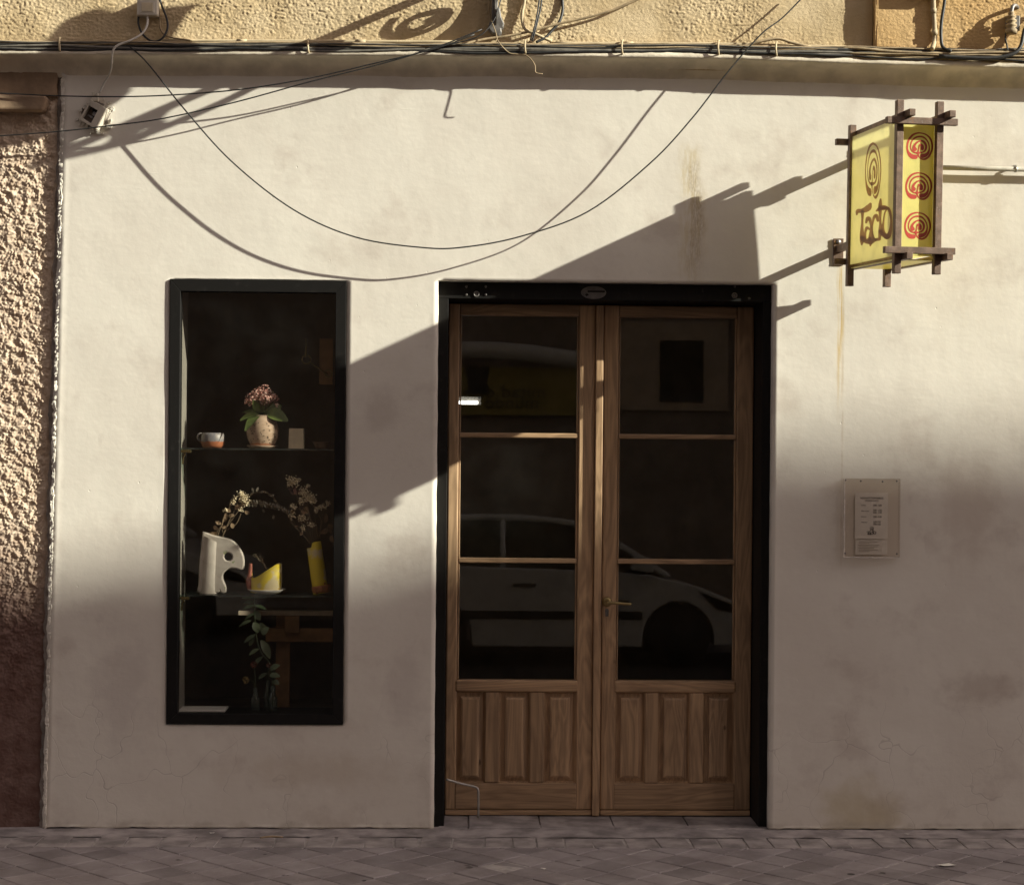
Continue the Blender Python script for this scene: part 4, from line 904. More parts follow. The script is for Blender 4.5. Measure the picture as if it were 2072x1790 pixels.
# broken fitting hanging out of its hole
bc = at(191, 232, -.03)
bf = thing('broken_fitting', 'broken white wall fitting hanging out of a ragged hole', 'fitting', (bc.x, 0, bc.z)); 
hole = MB(); pl = [(math.cos(a)*(.062+.022*nz(math.cos(a)*2, 3, math.sin(a)*2)), math.sin(a)*(.068+.024*nz(math.cos(a)*3, 7, math.sin(a)*3))) for a in [2*math.pi*k/26 for k in range(26)]]
hole.prism(pl, -.0035, .002); hole.build('mortar_patch', M['mortar'], bf)
ck = MB()
for k in range(46):
    a = random.uniform(0, 6.28); rr = random.uniform(.055, .085); s = random.uniform(.004, .013); cx, cz = rr*math.cos(a), rr*math.sin(a)*1.05
    ck.prism([(cx+s*random.uniform(.5, 1)*math.cos(t), cz+s*random.uniform(.5, 1)*math.sin(t)) for t in [j*math.pi/3 for j in range(6)]], -.003-random.uniform(.003, .016), 0)
tag(ck.build('plaster_crumbs', M['white_edge'], bf), kind='stuff')
fx = Matrix.Translation((0, -.02, 0)) @ Matrix.Rotation(R(31), 4, 'Y') @ Matrix.Rotation(R(-14), 4, 'Z') @ Matrix.Rotation(R(8), 4, 'X')
fb = MB(); ow, oh, iw0, iw1, ih0, ih1 = .046, .052, -.036, .014, -.040, .026
for b in ((-ow, iw0, -oh, oh), (iw1, ow, -oh, oh), (iw0, iw1, -oh, ih0), (iw0, iw1, ih1, oh)): fb.box(b[0], b[1], -.022, -.012, b[2], b[3])
fb.box(-ow, -ow+.004, -.012, .03, -oh, oh); fb.box(ow-.004, ow, -.012, .03, -oh, oh); fb.box(-ow+.004, ow-.004, -.012, .03, -oh, -oh+.004); fb.box(-ow+.004, ow-.004, -.012, .03, oh-.004, oh)
o = fb.build('body', M['pvc'], bf, .0015); o.matrix_local = fx
o = MB().box(-ow+.005, ow-.005, .012, .018, -oh+.005, oh-.005).build('back_plate', M['dark'], bf); o.matrix_local = fx
o = MB().box(-.03, .0, -.006, .008, -.02, -.012).box(-.01, .004, -.006, .006, -.006, .012).build('contact', M['iron'], bf); o.matrix_local = fx
cn = MB().box(-.018, .016, -.03, -.003, .062, .085).box(-.014, .0, -.024, -.003, .085, .104).box(.002, .014, -.026, -.003, .085, .100); cn.build('connector', M['pvc'], bf, .003)

# ------------------------------------------------------------------ wrought iron wall lamp (only its foot hangs into the picture)
lx = at(1003, 0, -.05).x
def hz_(py): return at(1003, py, -.05).z
wl_ = thing('wall_lamp', 'grey iron scroll bracket of a street lamp fixed above the ledge', 'street lamp', (lx, UY, hz_(40)))
lb = lambda mb, nm, mt=M['iron'], b=0: shift(mb, wl_.location).build(nm, mt, wl_, b)
lb(MB().box(lx-.016, lx+.010, UY-.045, UY+.005, hz_(32), hz_(-330)), 'wall_bar', b=.003)
ft = [(UY+.004, 20), (UY-.052, 18), (UY-.060, 30), (UY-.050, 40), (UY-.066, 52), (UY-.058, 62), (UY-.034, 66), (UY-.028, 74), (UY+.004, 74)]
mbf = MB(); n = len(ft); xa, xb = lx-.006, lx+.032
fp = [(lx-.018, 18), (lx+.020, 18), (lx+.026, 36), (lx+.040, 50), (lx+.036, 58), (lx+.026, 60), (lx+.030, 68), (lx+.018, 74), (lx+.006, 76), (lx+.0, 70), (lx-.016, 70), (lx-.034, 60), (lx-.030, 50), (lx-.018, 42)]
mbf.prism([(x, hz_(y)) for x, y in fp], UY-.050, UY+.004); lb(mbf, 'cast_foot', b=.006)
AZ = hz_(-72)
arm_end = UY-.645
lb(MB().box(lx-.009, lx+.009, arm_end, UY, AZ-.016, AZ+.016), 'arm', b=.002)
def spiral(cy, cz, r0, turns, a0, sgn=1, n=50, k=.82): return [(lx, cy+sgn*(r0*(1-k*i/n))*math.cos(a0+turns*2*math.pi*i/n), cz+(r0*(1-k*i/n))*math.sin(a0+turns*2*math.pi*i/n)) for i in range(n+1)]
def strap(path, wd=.016, th=.009):
    return MB().tube(path, wd, 6, flat=1.0)
s1 = spiral(UY-.118, hz_(-12), .074, 1.75, R(95), 1)
def brk(x, y):                                   # bracket plane: depth off the wall and height
    D_ = 1003-(647.5+x/2.4216); return (lx, UY-D_/1364, hz_(y/2.4216-.445*D_))
lb(strap(cat([brk(*q) for q in [(372, 88), (345, 118), (322, 150), (335, 178), (400, 183), (480, 165), (550, 138), (600, 100), (612, 72), (585, 58), (520, 68), (450, 92), (408, 130), (412, 153), (450, 156), (505, 133), (546, 108), (536, 90)]], 5), .0105), 'scroll')
lb(strap(cat([(lx, UY-.62, AZ-.02), (lx, UY-.52, AZ-.075), (lx, UY-.38, AZ-.085), (lx, UY-.27, AZ-.050), (lx, UY-.255, AZ-.02)], 8), .014), 'scroll')
lb(strap(spiral(UY-.50, AZ-.055, .042, 1.6, R(40), 1)), 'scroll')
lb(strap(spiral(UY-.30, AZ-.050, .040, 1.7, R(200), -1)), 'scroll')
pl_ = [brk(*q) for q in [(705, -60), (700, 0), (688, 50), (640, 130), (545, 205), (838, 205), (838, -120)]]
wp = MB().add([(lx-.004, y, z) for x, y, z in pl_]+[(lx+.004, y, z) for x, y, z in pl_], [tuple(range(7)), tuple(range(13, 6, -1))]+[(q, q+7, (q+1) % 7+7, (q+1) % 7) for q in range(7)])
lb(wp, 'web_plate')
lb(MB().tube([(lx, arm_end+.035, AZ), (lx, arm_end+.035, AZ+.16)], .014, 10), 'stem')
ly = arm_end+.035; lz = AZ+.16
hexa = lambda r, z: [(lx+r*math.cos(k*math.pi/3+.3), ly+r*math.sin(k*math.pi/3+.3), z) for k in range(6)]
def frus(r0, z0, r1, z1):
    return MB().add(hexa(r0, z0)+hexa(r1, z1), [(k, (k+1) % 6, 6+(k+1) % 6, 6+k) for k in range(6)]+[(5, 4, 3, 2, 1, 0), (6, 7, 8, 9, 10, 11)])
lb(frus(.09, lz, .155, lz+.26), 'lamp_glass', simple('frosted_glass', (.6, .58, .5), .4, bump=0)); lb(frus(.17, lz+.26, .07, lz+.35), 'lamp_roof'); lb(frus(.06, lz+.35, .03, lz+.42), 'lamp_finial')
lb(frus(.08, lz-.025, .095, lz), 'lamp_base')

# ------------------------------------------------------------------ objects on the shelves
SY = 0.105
def pot_at(px, z, y=SY): return (at(px, 1000, y).x, y, z)
ppm = F/(8.1+SY)                                  # picture units per metre at the shelf
p = pot_at(430, ZS1+.0005)
mug = thing('stoneware_mug', 'blue grey and terracotta mug with a handle on the upper shelf', 'mug', p)
t = NT('mug_glaze'); z_ = t.xyz()[2]; k = t.ramp(t.math('ADD', z_, t.math('MULTIPLY', t.noise(40, 3), .012)), .034, .038)
mm = t.fin(t.mix(k, (.40, .14, .06), t.mix(t.ramp(t.noise(30, 4), .4, .6), (.34, .30, .27), (.22, .21, .22))), .45)
MB().lathe([(0, .001), (.044, 0), (.052, .012), (.055, .035), (.053, .058), (.047, .070), (.045, .070), (.050, .055), (.052, .034), (.048, .012), (0, .006)], n=28, wob=.02).build('cup', mm, mug)
MB().tube(cat([(-.044, 0, .060), (-.058, 0, .066), (-.069, 0, .058), (-.070, 0, .042), (-.058, 0, .030), (-.050, 0, .028)]), .0045, 8).build('handle', mm, mug)
# flowering pot
p = pot_at(530, ZS1+.0005)
sc_ = thing('clay_saucer', 'flat clay saucer under the flowering pot', 'saucer', p)
MB().lathe([(0, .001), (.052, 0), (.072, .012), (.070, .014), (.050, .004), (0, .004)], n=28).build('dish', simple('pale_clay', (.42, .30, .21), .8, var=.15), sc_)
p2 = (p[0], p[1], p[2]+.005)
kp_ = thing('flowering_pot', 'clay pot pierced with small holes and pink flowering plant', 'potted plant', p2)
t = NT('pot_clay'); z_ = t.xyz()[2]
potm = t.fin(t.mix(t.ramp(t.math('ADD', z_, t.math('MULTIPLY', t.noise(30, 3), .012)), .020, .028), (.42, .19, .10), t.mix(t.ramp(t.noise(22, 5, .6, t.map((1, 1, 3))), .4, .65), (.60, .44, .31), (.48, .33, .22))), .8, normal=t.bump(t.noise(60, 4), .3, .002))
PR = [(0, .003), (.048, 0), (.055, .010), (.070, .045), (.0745, .080), (.070, .105), (.060, .130), (.048, .148), (.045, .149), (.055, .128), (.064, .1), (0, .09)]
MB().lathe(PR, n=36, wob=.02).build('pot', potm, kp_)
hl = MB()
for k in range(46):
    a = random.uniform(math.pi, 2*math.pi); z = random.uniform(.02, .115); r = interp([(0, .049), (.010, .056), (.045, .071), (.080, .0755), (.105, .071), (.13, .061)], z)*1.012
    c = Vector((r*math.cos(a), r*math.sin(a), z)); tx_ = Vector((-math.sin(a), math.cos(a), 0)); 
    hl.add([c+tx_*.0022*math.cos(q)+Vector((0, 0, .0030*math.sin(q))) for q in [j*math.pi/3 for j in range(6)]], [(0, 1, 2, 3, 4, 5)])
tag(hl.build('pierced_hole', M['dark'], kp_, fix=False), kind='stuff')
for d, b, L, W, cu, nn in (((-.8, -.5, .15), (-.01, -.02, .150), .085, .055, .55, (0, -.5, 1)), ((-.55, -.8, -.1), (-.01, -.03, .148), .090, .050, .75, (0, -.4, 1)), ((.85, -.5, -.05), (.02, -.02, .158), .100, .068, .45, (.1, -.9, .7)), ((-.35, -.3, .9), (-.01, -.01, .145), .085, .034, -.1, (0, -1, 0)), ((.7, .3, .6), (.02, 0, .15), .085, .05, .2, (0, -1, .3)), ((.1, -.6, .5), (0, -.01, .146), .06, .04, .5, (0, -.6, 1)), ((-.9, .2, .5), (-.02, 0, .148), .08, .05, .4, (0, -.5, 1))):
    MB().leaf(b, d, nn, L, W, cu, 7).build('leaf', M['leafm'], kp_, fix=False)
st = MB(); bl_ = MB(); heads = [(-.050, -.01, .225, .030), (-.022, -.02, .245, .030), (.010, -.015, .258, .032), (.038, -.01, .238, .028), (.018, -.035, .222, .028), (-.062, -.02, .208, .020), (-.005, 0, .24, .03), (.058, 0, .228, .018), (.07, -.01, .195, .012)]
for hx_, hy_, hz2, hr in heads:
    st.tube(cat([(hx_*.15, hy_*.2, .14), (hx_*.5, hy_*.6, .18), (hx_, hy_, hz2)]), .0016, 5)
    for k in range(int(75*(hr/.03)**2)):
        u = Vector((random.gauss(0, 1), random.gauss(0, 1), random.gauss(0, .8))).normalized(); c = Vector((hx_, hy_, hz2))+u*hr*random.uniform(.7, 1.05)
        for q in range(4):
            a = q*math.pi/2+k; tt = (u.orthogonal().normalized()*math.cos(a)+u.cross(u.orthogonal().normalized())*math.sin(a))
            sd = u.cross(tt); L = .0055
            bl_.add([c, c+tt*L*.6+sd*.0022+u*.001, c+tt*L+u*.002, c+tt*L*.6-sd*.0022+u*.001], [(0, 1, 2, 3)])
st.build('stem', M['leafm'], kp_)
t = NT('pink_petal'); pet = t.fin(t.mix(t.ramp(t.noise(130, 2), .40, .60), (.70, .30, .24), (.90, .68, .56)), .6)
tag(bl_.build('blossom', pet, kp_, fix=False), kind='stuff')
# beaker and little bowl
p = pot_at(599, ZS1+.0005)
bk_ = thing('cream_beaker', 'plain cream square sided beaker on the upper shelf', 'beaker', p)
pr = [(-.035, -.022), (.035, -.022), (.037, 0), (.034, .022), (-.034, .022), (-.037, 0)]
bb = MB(); nP = len(pr); rings = ((1, 0), (.98, .03), (.95, .093), (.88, .093), (.88, .01))
for s, z in rings: bb.v += [(x*s, y*s, z+.002*nz(x*50, y*50, 1)) for x, y in pr]
for L in range(4):
    for q in range(nP): bb.f.append((L*nP+q, L*nP+(q+1) % nP, (L+1)*nP+(q+1) % nP, (L+1)*nP+q)); bb.sm.append(False)
bb.f.append(tuple(range(4*nP, 5*nP))); bb.sm.append(False)
bb.build('cup', simple('cream_glaze', (.82, .70, .49), .4, var=.12, scale=18), bk_, .006)
p = pot_at(650, ZS1+.0005)
bw = thing('shallow_bowl', 'small shallow brown bowl at the right end of the shelf', 'bowl', p)
MB().lathe([(0, .001), (.024, 0), (.030, .008), (.040, .028), (.044, .031), (.040, .032), (.026, .010), (0, .008)], n=24, wob=.10).build('dish', simple('brown_clay', (.20, .12, .07), .7, var=.3), bw)

# lower shelf: white sculpted vase with a fin and a hole
k7 = crop(600, 1700, 2.8)
def S(cx, cy, y=SY): return at(*k7(cx, cy), y)
wv = thing('white_vase', 'white sculpted vase with a round hole and paint flecks', 'vase', (S(540, 1460).x, SY, ZS2+.0006))
def paint_flecks():
    t = NT('flecked_white'); col = t.mix(t.ramp(t.noise(14, 4), .35, .7), (.70, .64, .55), (.60, .53, .45))
    mask = t.ramp(t.noise(7, 2, .5, t.map((1, 1, 1), (4, 2, 9))), .46, .58)
    for c, l, th_ in (((.10, .20, .27), (1, 2, 3), .62), ((.22, .30, .08), (7, 1, 2), .63), ((.45, .38, .12), (3, 8, 1), .66)):
        n = t.ramp(t.noise(38, 4, .6, t.map((1, 1, 1), l)), th_, th_+.06); col = t.mix(t.math('MULTIPLY', t.math('MULTIPLY', n, mask), .8), col, c)
    return t.fin(col, .6, normal=t.bump(t.noise(45, 4), .35, .003))
wm = paint_flecks()
ol = [(465,850),(590,890),(740,925),(820,1000),(868,1100),(865,1215),(810,1205),(740,1200),(690,1230),(655,1270),(648,1320),(660,1360),(682,1410),(685,1458),(650,1458),(642,1432),(617,1432),(606,1458),(430,1458),(410,1430),(420,1390),(432,1150),(450,1000)]
cu = bpy.data.curves.new('v', 'CURVE'); cu.dimensions = '2D'; cu.fill_mode = 'BOTH'; cu.extrude = .012; cu.bevel_depth = .006; cu.bevel_resolution = 2
o0 = wv.location
def spl(pts):
    s = cu.splines.new('POLY'); s.points.add(len(pts)-1); s.use_cyclic_u = True
    for q, (x, y) in zip(s.points, pts): q.co = (x, y, 0, 1)
sm_ = cat(ol+[ol[0]], 3)[:-1]
spl([(S(x, y).x-o0.x, S(x, y).z-(o0.z-.006)) for x, y in sm_]); spl([(S(720+57*math.cos(a), 1095+57*math.sin(a)).x-o0.x, S(720+57*math.cos(a), 1095+57*math.sin(a)).z-(o0.z-.006)) for a in [2*math.pi*k/24 for k in range(24)]])
co = bpy.data.objects.new('v', cu); COL.objects.link(co); dg = bpy.context.evaluated_depsgraph_get(); dg.update()
me = bpy.data.meshes.new_from_object(co.evaluated_get(dg)); bpy.data.objects.remove(co); me.transform(Matrix.Rotation(R(90), 4, 'X')); me.materials.clear()
obj('fin', me, wm, wv)
vb = MB(); n = 26; rows_ = 12
a0_, a1_ = S(430, 1400), S(600, 1400); r_ = (a1_.x-a0_.x)/2; zt0 = S(465, 855).z-o0.z
for j in range(rows_+1):
    for k in range(n):
        a = 2*math.pi*k/n; f = j/rows_; cxx = (S(510, 1400).x-o0.x)+f*.010; rr = r_*(1.0+.10*max(0, 1-f*6))*(1-.05*f)*(1+.02*nz(math.cos(a)*3, f*9, math.sin(a)*3))
        vb.v.append((cxx+rr*math.cos(a), rr*.8*math.sin(a), .001+f*(zt0-.035*(1+math.cos(a))*.5)))
for j in range(rows_):
    for k in range(n): vb.f.append((j*n+k, j*n+(k+1) % n, (j+1)*n+(k+1) % n, (j+1)*n+k)); vb.sm.append(True)
vb.build('body', wm, wv)
# saucer and yellow cup
cx_ = S(1118, 1400); sc2 = thing('white_saucer', 'white saucer under the yellow cup', 'saucer', (cx_.x, SY, ZS2+.0006))
MB().lathe([(0, .002), (.040, 0), (.062, .006), (.088, .022), (.086, .024), (.060, .010), (0, .006)], n=36).build('dish', M['saucer'], sc2)
def yellow_clay(name, seed):
    t = NT(name); col = t.mix(t.ramp(t.noise(9, 3, .5, t.map(loc=(seed, 0, 0))), .55, .62), (.80, .62, .05), (.74, .62, .36))
    col = t.mix(t.ramp(t.noise(16, 3, .5, t.map(loc=(0, seed, 3))), .66, .70), col, (.36, .06, .035))
    return t.fin(col, .5, normal=t.bump(t.noise(35, 4), .35, .003))
yc = thing('yellow_cup', 'wide yellow clay cup with a slanted rim and red spots', 'cup', (cx_.x-.002, SY, ZS2+.0075))
cb = MB(); n = 36
for (rf, zf, ins_) in ((.0, .0, 0), (.95, .0, 0), (1, .06, 0), (1, .5, 0), (.99, 1, 0), (.90, .985, 0), (.90, .15, 0), (0, .12, 0)):
    for k in range(n):
        a = 2*math.pi*k/n; c = math.cos(a); hgt = .100+.034*min(1, max(-1, c*1.4))+(.045*max(0, 1-abs(a-math.pi)/.28) if zf > .9 else 0)+.003*nz(c*4, math.sin(a)*4, 2)
        cb.v.append((.073*rf*c*(1+.015*nz(c*3, math.sin(a)*3, zf*4)), .066*rf*math.sin(a), max(.0005, hgt*zf)))
for j in range(7):
    for k in range(n): cb.f.append((j*n+k, j*n+(k+1) % n, (j+1)*n+(k+1) % n, (j+1)*n+k)); cb.sm.append(True)
cb.build('bowl', yellow_clay('yellow_clay', 2), yc)
MB().tube(cat([(-.070, -.02, .012, .012), (-.078, -.025, .05, .013), (-.072, -.02, .09, .010), (-.070, -.018, .135, .007)]), .01, 8).build('red_rim', simple('red_clay', (.40, .13, .08), .6, var=.3), yc)
sp = MB(); spb = MB()
for k in range(5):
    tip = (-.02-.02*k/4+random.gauss(0, .006), .0, .145+.012*k/2); sp.tube(cat([(.02, .02, .05), (.0, .01, .10), tip]), .0008, 5)
    for q in range(5): spb.ball((tip[0]+random.gauss(0, .006), tip[1], tip[2]+random.gauss(0, .006)), .0016)
sprig = thing('dried_sprig', 'tiny dried sprig sticking out of the yellow cup', 'flowers', (cx_.x, SY, ZS2+.01))
sp.build('stem', M['stemm'], sprig); tag(spb.build('blossom', M['cream'], sprig), kind='stuff')
# yellow cylinder vase, leaning
vx = S(1690, 1470); yv = thing('yellow_vase', 'tall yellow cylinder vase with a terracotta foot', 'vase', (vx.x, SY, ZS2+.0006)); yv.rotation_euler = (0, R(-8.5), 0)
vb = MB(); n = 26
for j, (rf, zf) in enumerate(((0, 0), (.98, 0), (1.0, .2), (1, .5), (.97, .8), (.95, 1), (.84, .995), (.84, .3), (0, .28))):
    for k in range(n):
        a = 2*math.pi*k/n; hgt = .238-(.024 if (math.cos(a) < -.25) else 0); vb.v.append((.036*rf*math.cos(a)*(1+.02*nz(math.cos(a)*3, j*.7, math.sin(a)*3)), .036*rf*math.sin(a), hgt*zf+.006))
for j in range(8):
    for k in range(n): vb.f.append((j*n+k, j*n+(k+1) % n, (j+1)*n+(k+1) % n, (j+1)*n+k)); vb.sm.append(True)
vb.build('body', yellow_clay('yellow_clay_pale', 5), yv)
MB().lathe([(0, 0.007), (.037, 0.007), (.043, .016), (.047, .036), (.041, .042), (.036, .040)], (0.004, 0, 0), 9, False, .15).build('foot', M['terra'], yv)
# dried bunches
def bouquet(name, label, base, spec, blossoms, leaves, bmat, bs=.0042):
    b0 = S(*base); t = thing(name, label, 'flowers', (b0.x, SY, b0.z))
    L = lambda x, y, dy=0: (S(x, y, SY+dy).x-b0.x, dy, S(x, y, SY+dy).z-b0.z)
    st = MB(); bl_ = MB()
    for path in spec: st.tube(cat([L(*q) for q in path], 4), .0011, 5)
    tag(st.build('stem', M['stemm'], t), kind='stuff')
    for (x, y, rx, ry, nn_) in blossoms:
        for k in range(int(nn_*1.5)):
            c = L(x+random.gauss(0, rx*.5), y+random.gauss(0, ry*.5), random.gauss(0, .018)); bl_.ball(c, bs*random.uniform(.7, 1.25))
    tag(bl_.build('blossom', bmat, t), kind='stuff')
    for (x, y, ang, ln, wd, mt) in leaves:
        c = L(x, y, random.gauss(0, .012)); MB().leaf(c, (math.cos(R(ang)), random.gauss(0, .25), math.sin(R(ang))), (random.gauss(0, .4), -1, random.gauss(0, .4)), ln/ppm, wd/ppm, .25).build('leaf', M[mt], t, fix=False)
    return t
bouquet('dried_gypsophila', 'dried white gypsophila bunch in the tall yellow vase', (1640, 930),
    [[(1590, 950), (1500, 850), (1390, 740), (1330, 620)], [(1600, 950), (1560, 800), (1480, 600), (1400, 560)], [(1610, 940), (1580, 700), (1500, 480), (1400, 320)], [(1640, 910), (1570, 640), (1540, 480), (1560, 400)], [(1660, 890), (1630, 700), (1620, 540)], [(1670, 890), (1700, 680), (1720, 560), (1750, 530)], [(1690, 690), (1640, 600), (1600, 540)], [(1590, 940), (1520, 780), (1450, 690)], [(1660, 890), (1600, 720), (1500, 560)], [(1585, 955), (1440, 780), (1400, 700)]],
    [(1390, 290, 55, 45, 75), (1350, 330, 25, 20, 14), (1440, 300, 30, 40, 20), (1550, 340, 22, 22, 24), (1500, 400, 45, 40, 55), (1560, 460, 50, 50, 85), (1610, 490, 30, 35, 30), (1480, 500, 30, 40, 30), (1700, 560, 40, 25, 42), (1760, 520, 22, 25, 20), (1400, 560, 40, 25, 36), (1500, 680, 55, 35, 50), (1590, 750, 35, 30, 32), (1390, 650, 30, 40, 22), (1500, 790, 30, 30, 16), (1640, 590, 30, 30, 18)],
    [(1545, 560, 250, 14, 13, 'dry'), (1500, 640, 70, 13, 12, 'dry'), (1735, 730, 80, 20, 12, 'dry'), (1690, 830, 20, 17, 11, 'dry'), (1750, 780, -40, 16, 9, 'dry'), (1790, 860, -70, 15, 9, 'dry'), (1770, 740, -60, 14, 10, 'dry'), (1410, 600, 200, 10, 9, 'dry'), (1500, 820, 230, 9, 7, 'dry'), (1460, 760, 190, 10, 4, 'dry')], M['cream'])
rose = S(1430, 400); rs_ = MB()
for k in range(26):
    a = k*.9; r0 = .004+.0006*k; rs_.leaf((r0*math.cos(a), r0*.7*math.sin(a), -.012), (math.cos(a)*.5, math.sin(a)*.5, 1), (math.cos(a), math.sin(a), 0), .030+.0003*k, .016, -.2)
ro = thing('dried_rose', 'dried dull pink rose head among the gypsophila', 'flower', tuple(rose)); rs_.build('petal', simple('dusty_pink', (.30, .16, .12), .8, var=.25), ro, fix=False)
MB().tube(cat([(0, 0, -.012), (.012, 0, -.05), (.024, 0, -.11), (.03, 0, -.19)]), .0014, 5).build('stem', M['stemm'], ro)
eu = [(585, 870), (620, 780), (680, 700), (720, 640), (790, 560), (860, 530)]
le = []
for i in range(24):
    f = i/23; x = 930+f*420; y = 525+ (f**1.8)*90-8*math.sin(f*3); le += [(x, y, 95+random.gauss(0, 12), 8.5*(1-.25*f), 3.2, 'euca'), (x+3, y, -85+random.gauss(0, 12), 7.5*(1-.25*f), 3.2, 'euca')]
for (x, y, a) in ((660, 720, 60), (640, 760, -20), (610, 790, 160), (600, 830, 200), (700, 690, 100), (720, 660, 20), (740, 620, 130), (790, 590, 60), (820, 560, 10), (750, 730, -70), (575, 860, 150), (860, 540, 50), (890, 600, -40), (640, 740, 150)): le.append((x, y, a, 12, 8.5, 'dry'))
for (x, y, a) in ((940, 430, 30), (980, 410, 100), (1010, 400, 60), (1050, 410, 20), (1090, 400, -20), (1130, 430, -10), (1160, 450, 30), (1190, 480, -50), (1080, 580, -80), (1190, 640, -90), (1215, 520, -30)): le.append((x, y, a, 10, 5, 'euca'))
bouquet('dried_eucalyptus', 'dried arching eucalyptus spray in the white vase', (640, 900),
    [[(650, 900), (700, 780), (760, 690), (830, 600), (930, 525), (1100, 535), (1250, 570), (1360, 620)], [(600, 880), (640, 770), (690, 650), (750, 520)], [(640, 900), (720, 720), (800, 560), (840, 450)], [(690, 810), (800, 740), (850, 630)], [(850, 530), (960, 430), (1080, 405), (1180, 450), (1240, 530)], [(590, 870), (600, 820), (660, 740)], [(660, 830), (650, 740), (690, 610)]],
    [(850, 420, 28, 28, 46), (880, 470, 45, 45, 110), (770, 510, 26, 26, 44), (790, 470, 18, 18, 18), (690, 595, 20, 18, 30), (905, 530, 30, 25, 34), (850, 590, 25, 20, 16)], le, M['cream'], .0034)

# below the shelves: branch in bottles, paper, easel behind
k8 = crop(600, 2150, 2.8)
def S8(cx, cy, y=SY): return at(*k8(cx, cy), y)
b0 = S8(1180, 1450); zsill = WZ0+.0445
br = thing('leafy_branch', 'green leafy branch standing in a glass bottle below the shelf', 'branch', (b0.x, SY, zsill))
L8 = lambda x, y, dy=0: (S8(x, y, SY+dy).x-b0.x, dy, S8(x, y, SY+dy).z-zsill)
stp = [(1185, 1400), (1180, 1150), (1150, 940), (1060, 830), (1010, 650), (995, 480), (990, 300), (985, 245)]
MB().tube(cat([L8(*q) for q in stp], 5), .0022, 6).build('stem', M['leafd'], br)
for (x, y, a, ln, wd) in ((990, 260, 165, 24, 8), (990, 255, 15, 24, 8), (990, 300, 170, 20, 10), (990, 335, 185, 23, 9), (995, 335, -5, 24, 8), (990, 390, -50, 22, 15), (990, 420, 200, 20, 8), (960, 490, 195, 26, 9), (985, 510, -60, 22, 16), (1060, 515, -70, 24, 14), (1000, 640, 205, 26, 9), (990, 650, 240, 22, 12), (1075, 640, 60, 18, 15), (1060, 700, -55, 38, 17), (1040, 790, 200, 22, 9), (1080, 870, 215, 26, 10), (1160, 1010, 40, 20, 14), (1150, 1070, 10, 20, 14), (1120, 1050, 200, 18, 10), (1180, 1130, -10, 14, 12)):
    MB().leaf(L8(x, y, random.gauss(0, .012)), (math.cos(R(a)), -.25, math.sin(R(a))), (0, -.7, .7), ln/ppm, wd/ppm, .35, 6).build('leaf', M['leafd'], br, fix=False)
btg = m_glass('bottle_glass', (.80, .86, .82), .05, (.3, .33, .3))
for i, (px, hgt, lab) in enumerate(((1000, .11, 'small glass bottle holding the tan and reddish flowers'), (1125, .14, 'narrow glass bottle between the two others on the window sill'), (1185, .12, 'small glass bottle holding the leafy branch'))):
    c = S8(px, 1400); t = thing('glass_bottle', lab, 'bottle', (c.x, SY+(.0, .03, 0)[i], zsill+.0005), 'glass bottles on the window sill')
    MB().lathe([(0, .001), (.018, 0), (.021, .006), (.021, hgt*.55), (.011, hgt*.75), (.010, hgt), (.0085, hgt), (.0095, hgt*.76), (.019, hgt*.54), (.019, .008), (0, .006)], n=18).build('bottle', btg, t)
for (x, y, r, c, sx_, lab) in ((900, 1115, .016, (.50, .37, .17), 1000, 'tan dried flower head leaning left above the bottles'), (985, 950, .016, (.30, .12, .08), 1005, 'reddish flower head standing above the left bottle'), (1140, 960, .012, (.30, .15, .12), 1125, 'small pinkish flower head above the middle bottle')):
    c0 = S8(x, y); t = thing('flower', lab, 'flower', tuple(c0)); fm = MB()
    for k in range(70):
        u = Vector((random.gauss(0, 1), random.gauss(0, 1), random.gauss(0, 1))).normalized(); fm.leaf(u*r*.5, u, u.orthogonal(), r*.6, r*.4, .3, 2)
    fm.build('petal', simple('dry_petal', c, .8, var=.3, scale=60), t, fix=False)
    e = S8(sx_, 1330); MB().tube(cat([(0, 0, 0), ((e.x-c0.x)*.8, 0, -.01 if x == 900 else (e.z-c0.z)*.4), (e.x-c0.x, 0, e.z-c0.z)]), .0013, 5).build('stem', M['leafd'], t)
ppr = MB(); pa, pb = S8(205, 1440), S8(690, 1440)
ppr.box(pa.x, pb.x, .075, .20, zsill+.001, zsill+.010); tag(ppr.build('paper_stack', M['paper'], bevel=.001), 'stack of pale printed sheets lying on the window sill', 'paper')
# easel standing in the dark room
EY = 0.85
def E8(cx, cy): return at(*k8(cx, cy), EY)
ez = thing('easel', 'wooden easel standing in the dark room behind the window', 'easel', (E8(1290, 1400).x, EY, 0))
def ebox(x0, y0, x1, y1, d0, d1, nm, mt): a, b = E8(x0, y0), E8(x1, y1); shift(MB().box(a.x, b.x, EY+d0, EY+d1, b.z, a.z), ez.location).build(nm, mt, ez, .002)
ebox(835, 380, 2050, 432, -.06, .0, 'tray', M['shelf_wood']); ebox(1115, 570, 2050, 715, -.02, .02, 'crossbar', M['easel'])
a, b = E8(1215, 434), E8(1362, 434); shift(MB().box(a.x, b.x, EY+.022, EY+.06, 0.0, a.z+.0), ez.location).build('post', M['easel'], ez, .002)
a, b = E8(1322, 434), E8(1470, 434); shift(MB().box(a.x, b.x, EY-.06, EY-.021, E8(0, 600).z, a.z), ez.location).build('block', M['easel'], ez, .002)
a = E8(1290, 0); shift(MB().box(a.x-.35, a.x+.45, EY+.02, EY+.08, 0, .04), ez.location).build('base', M['easel'], ez, .002)
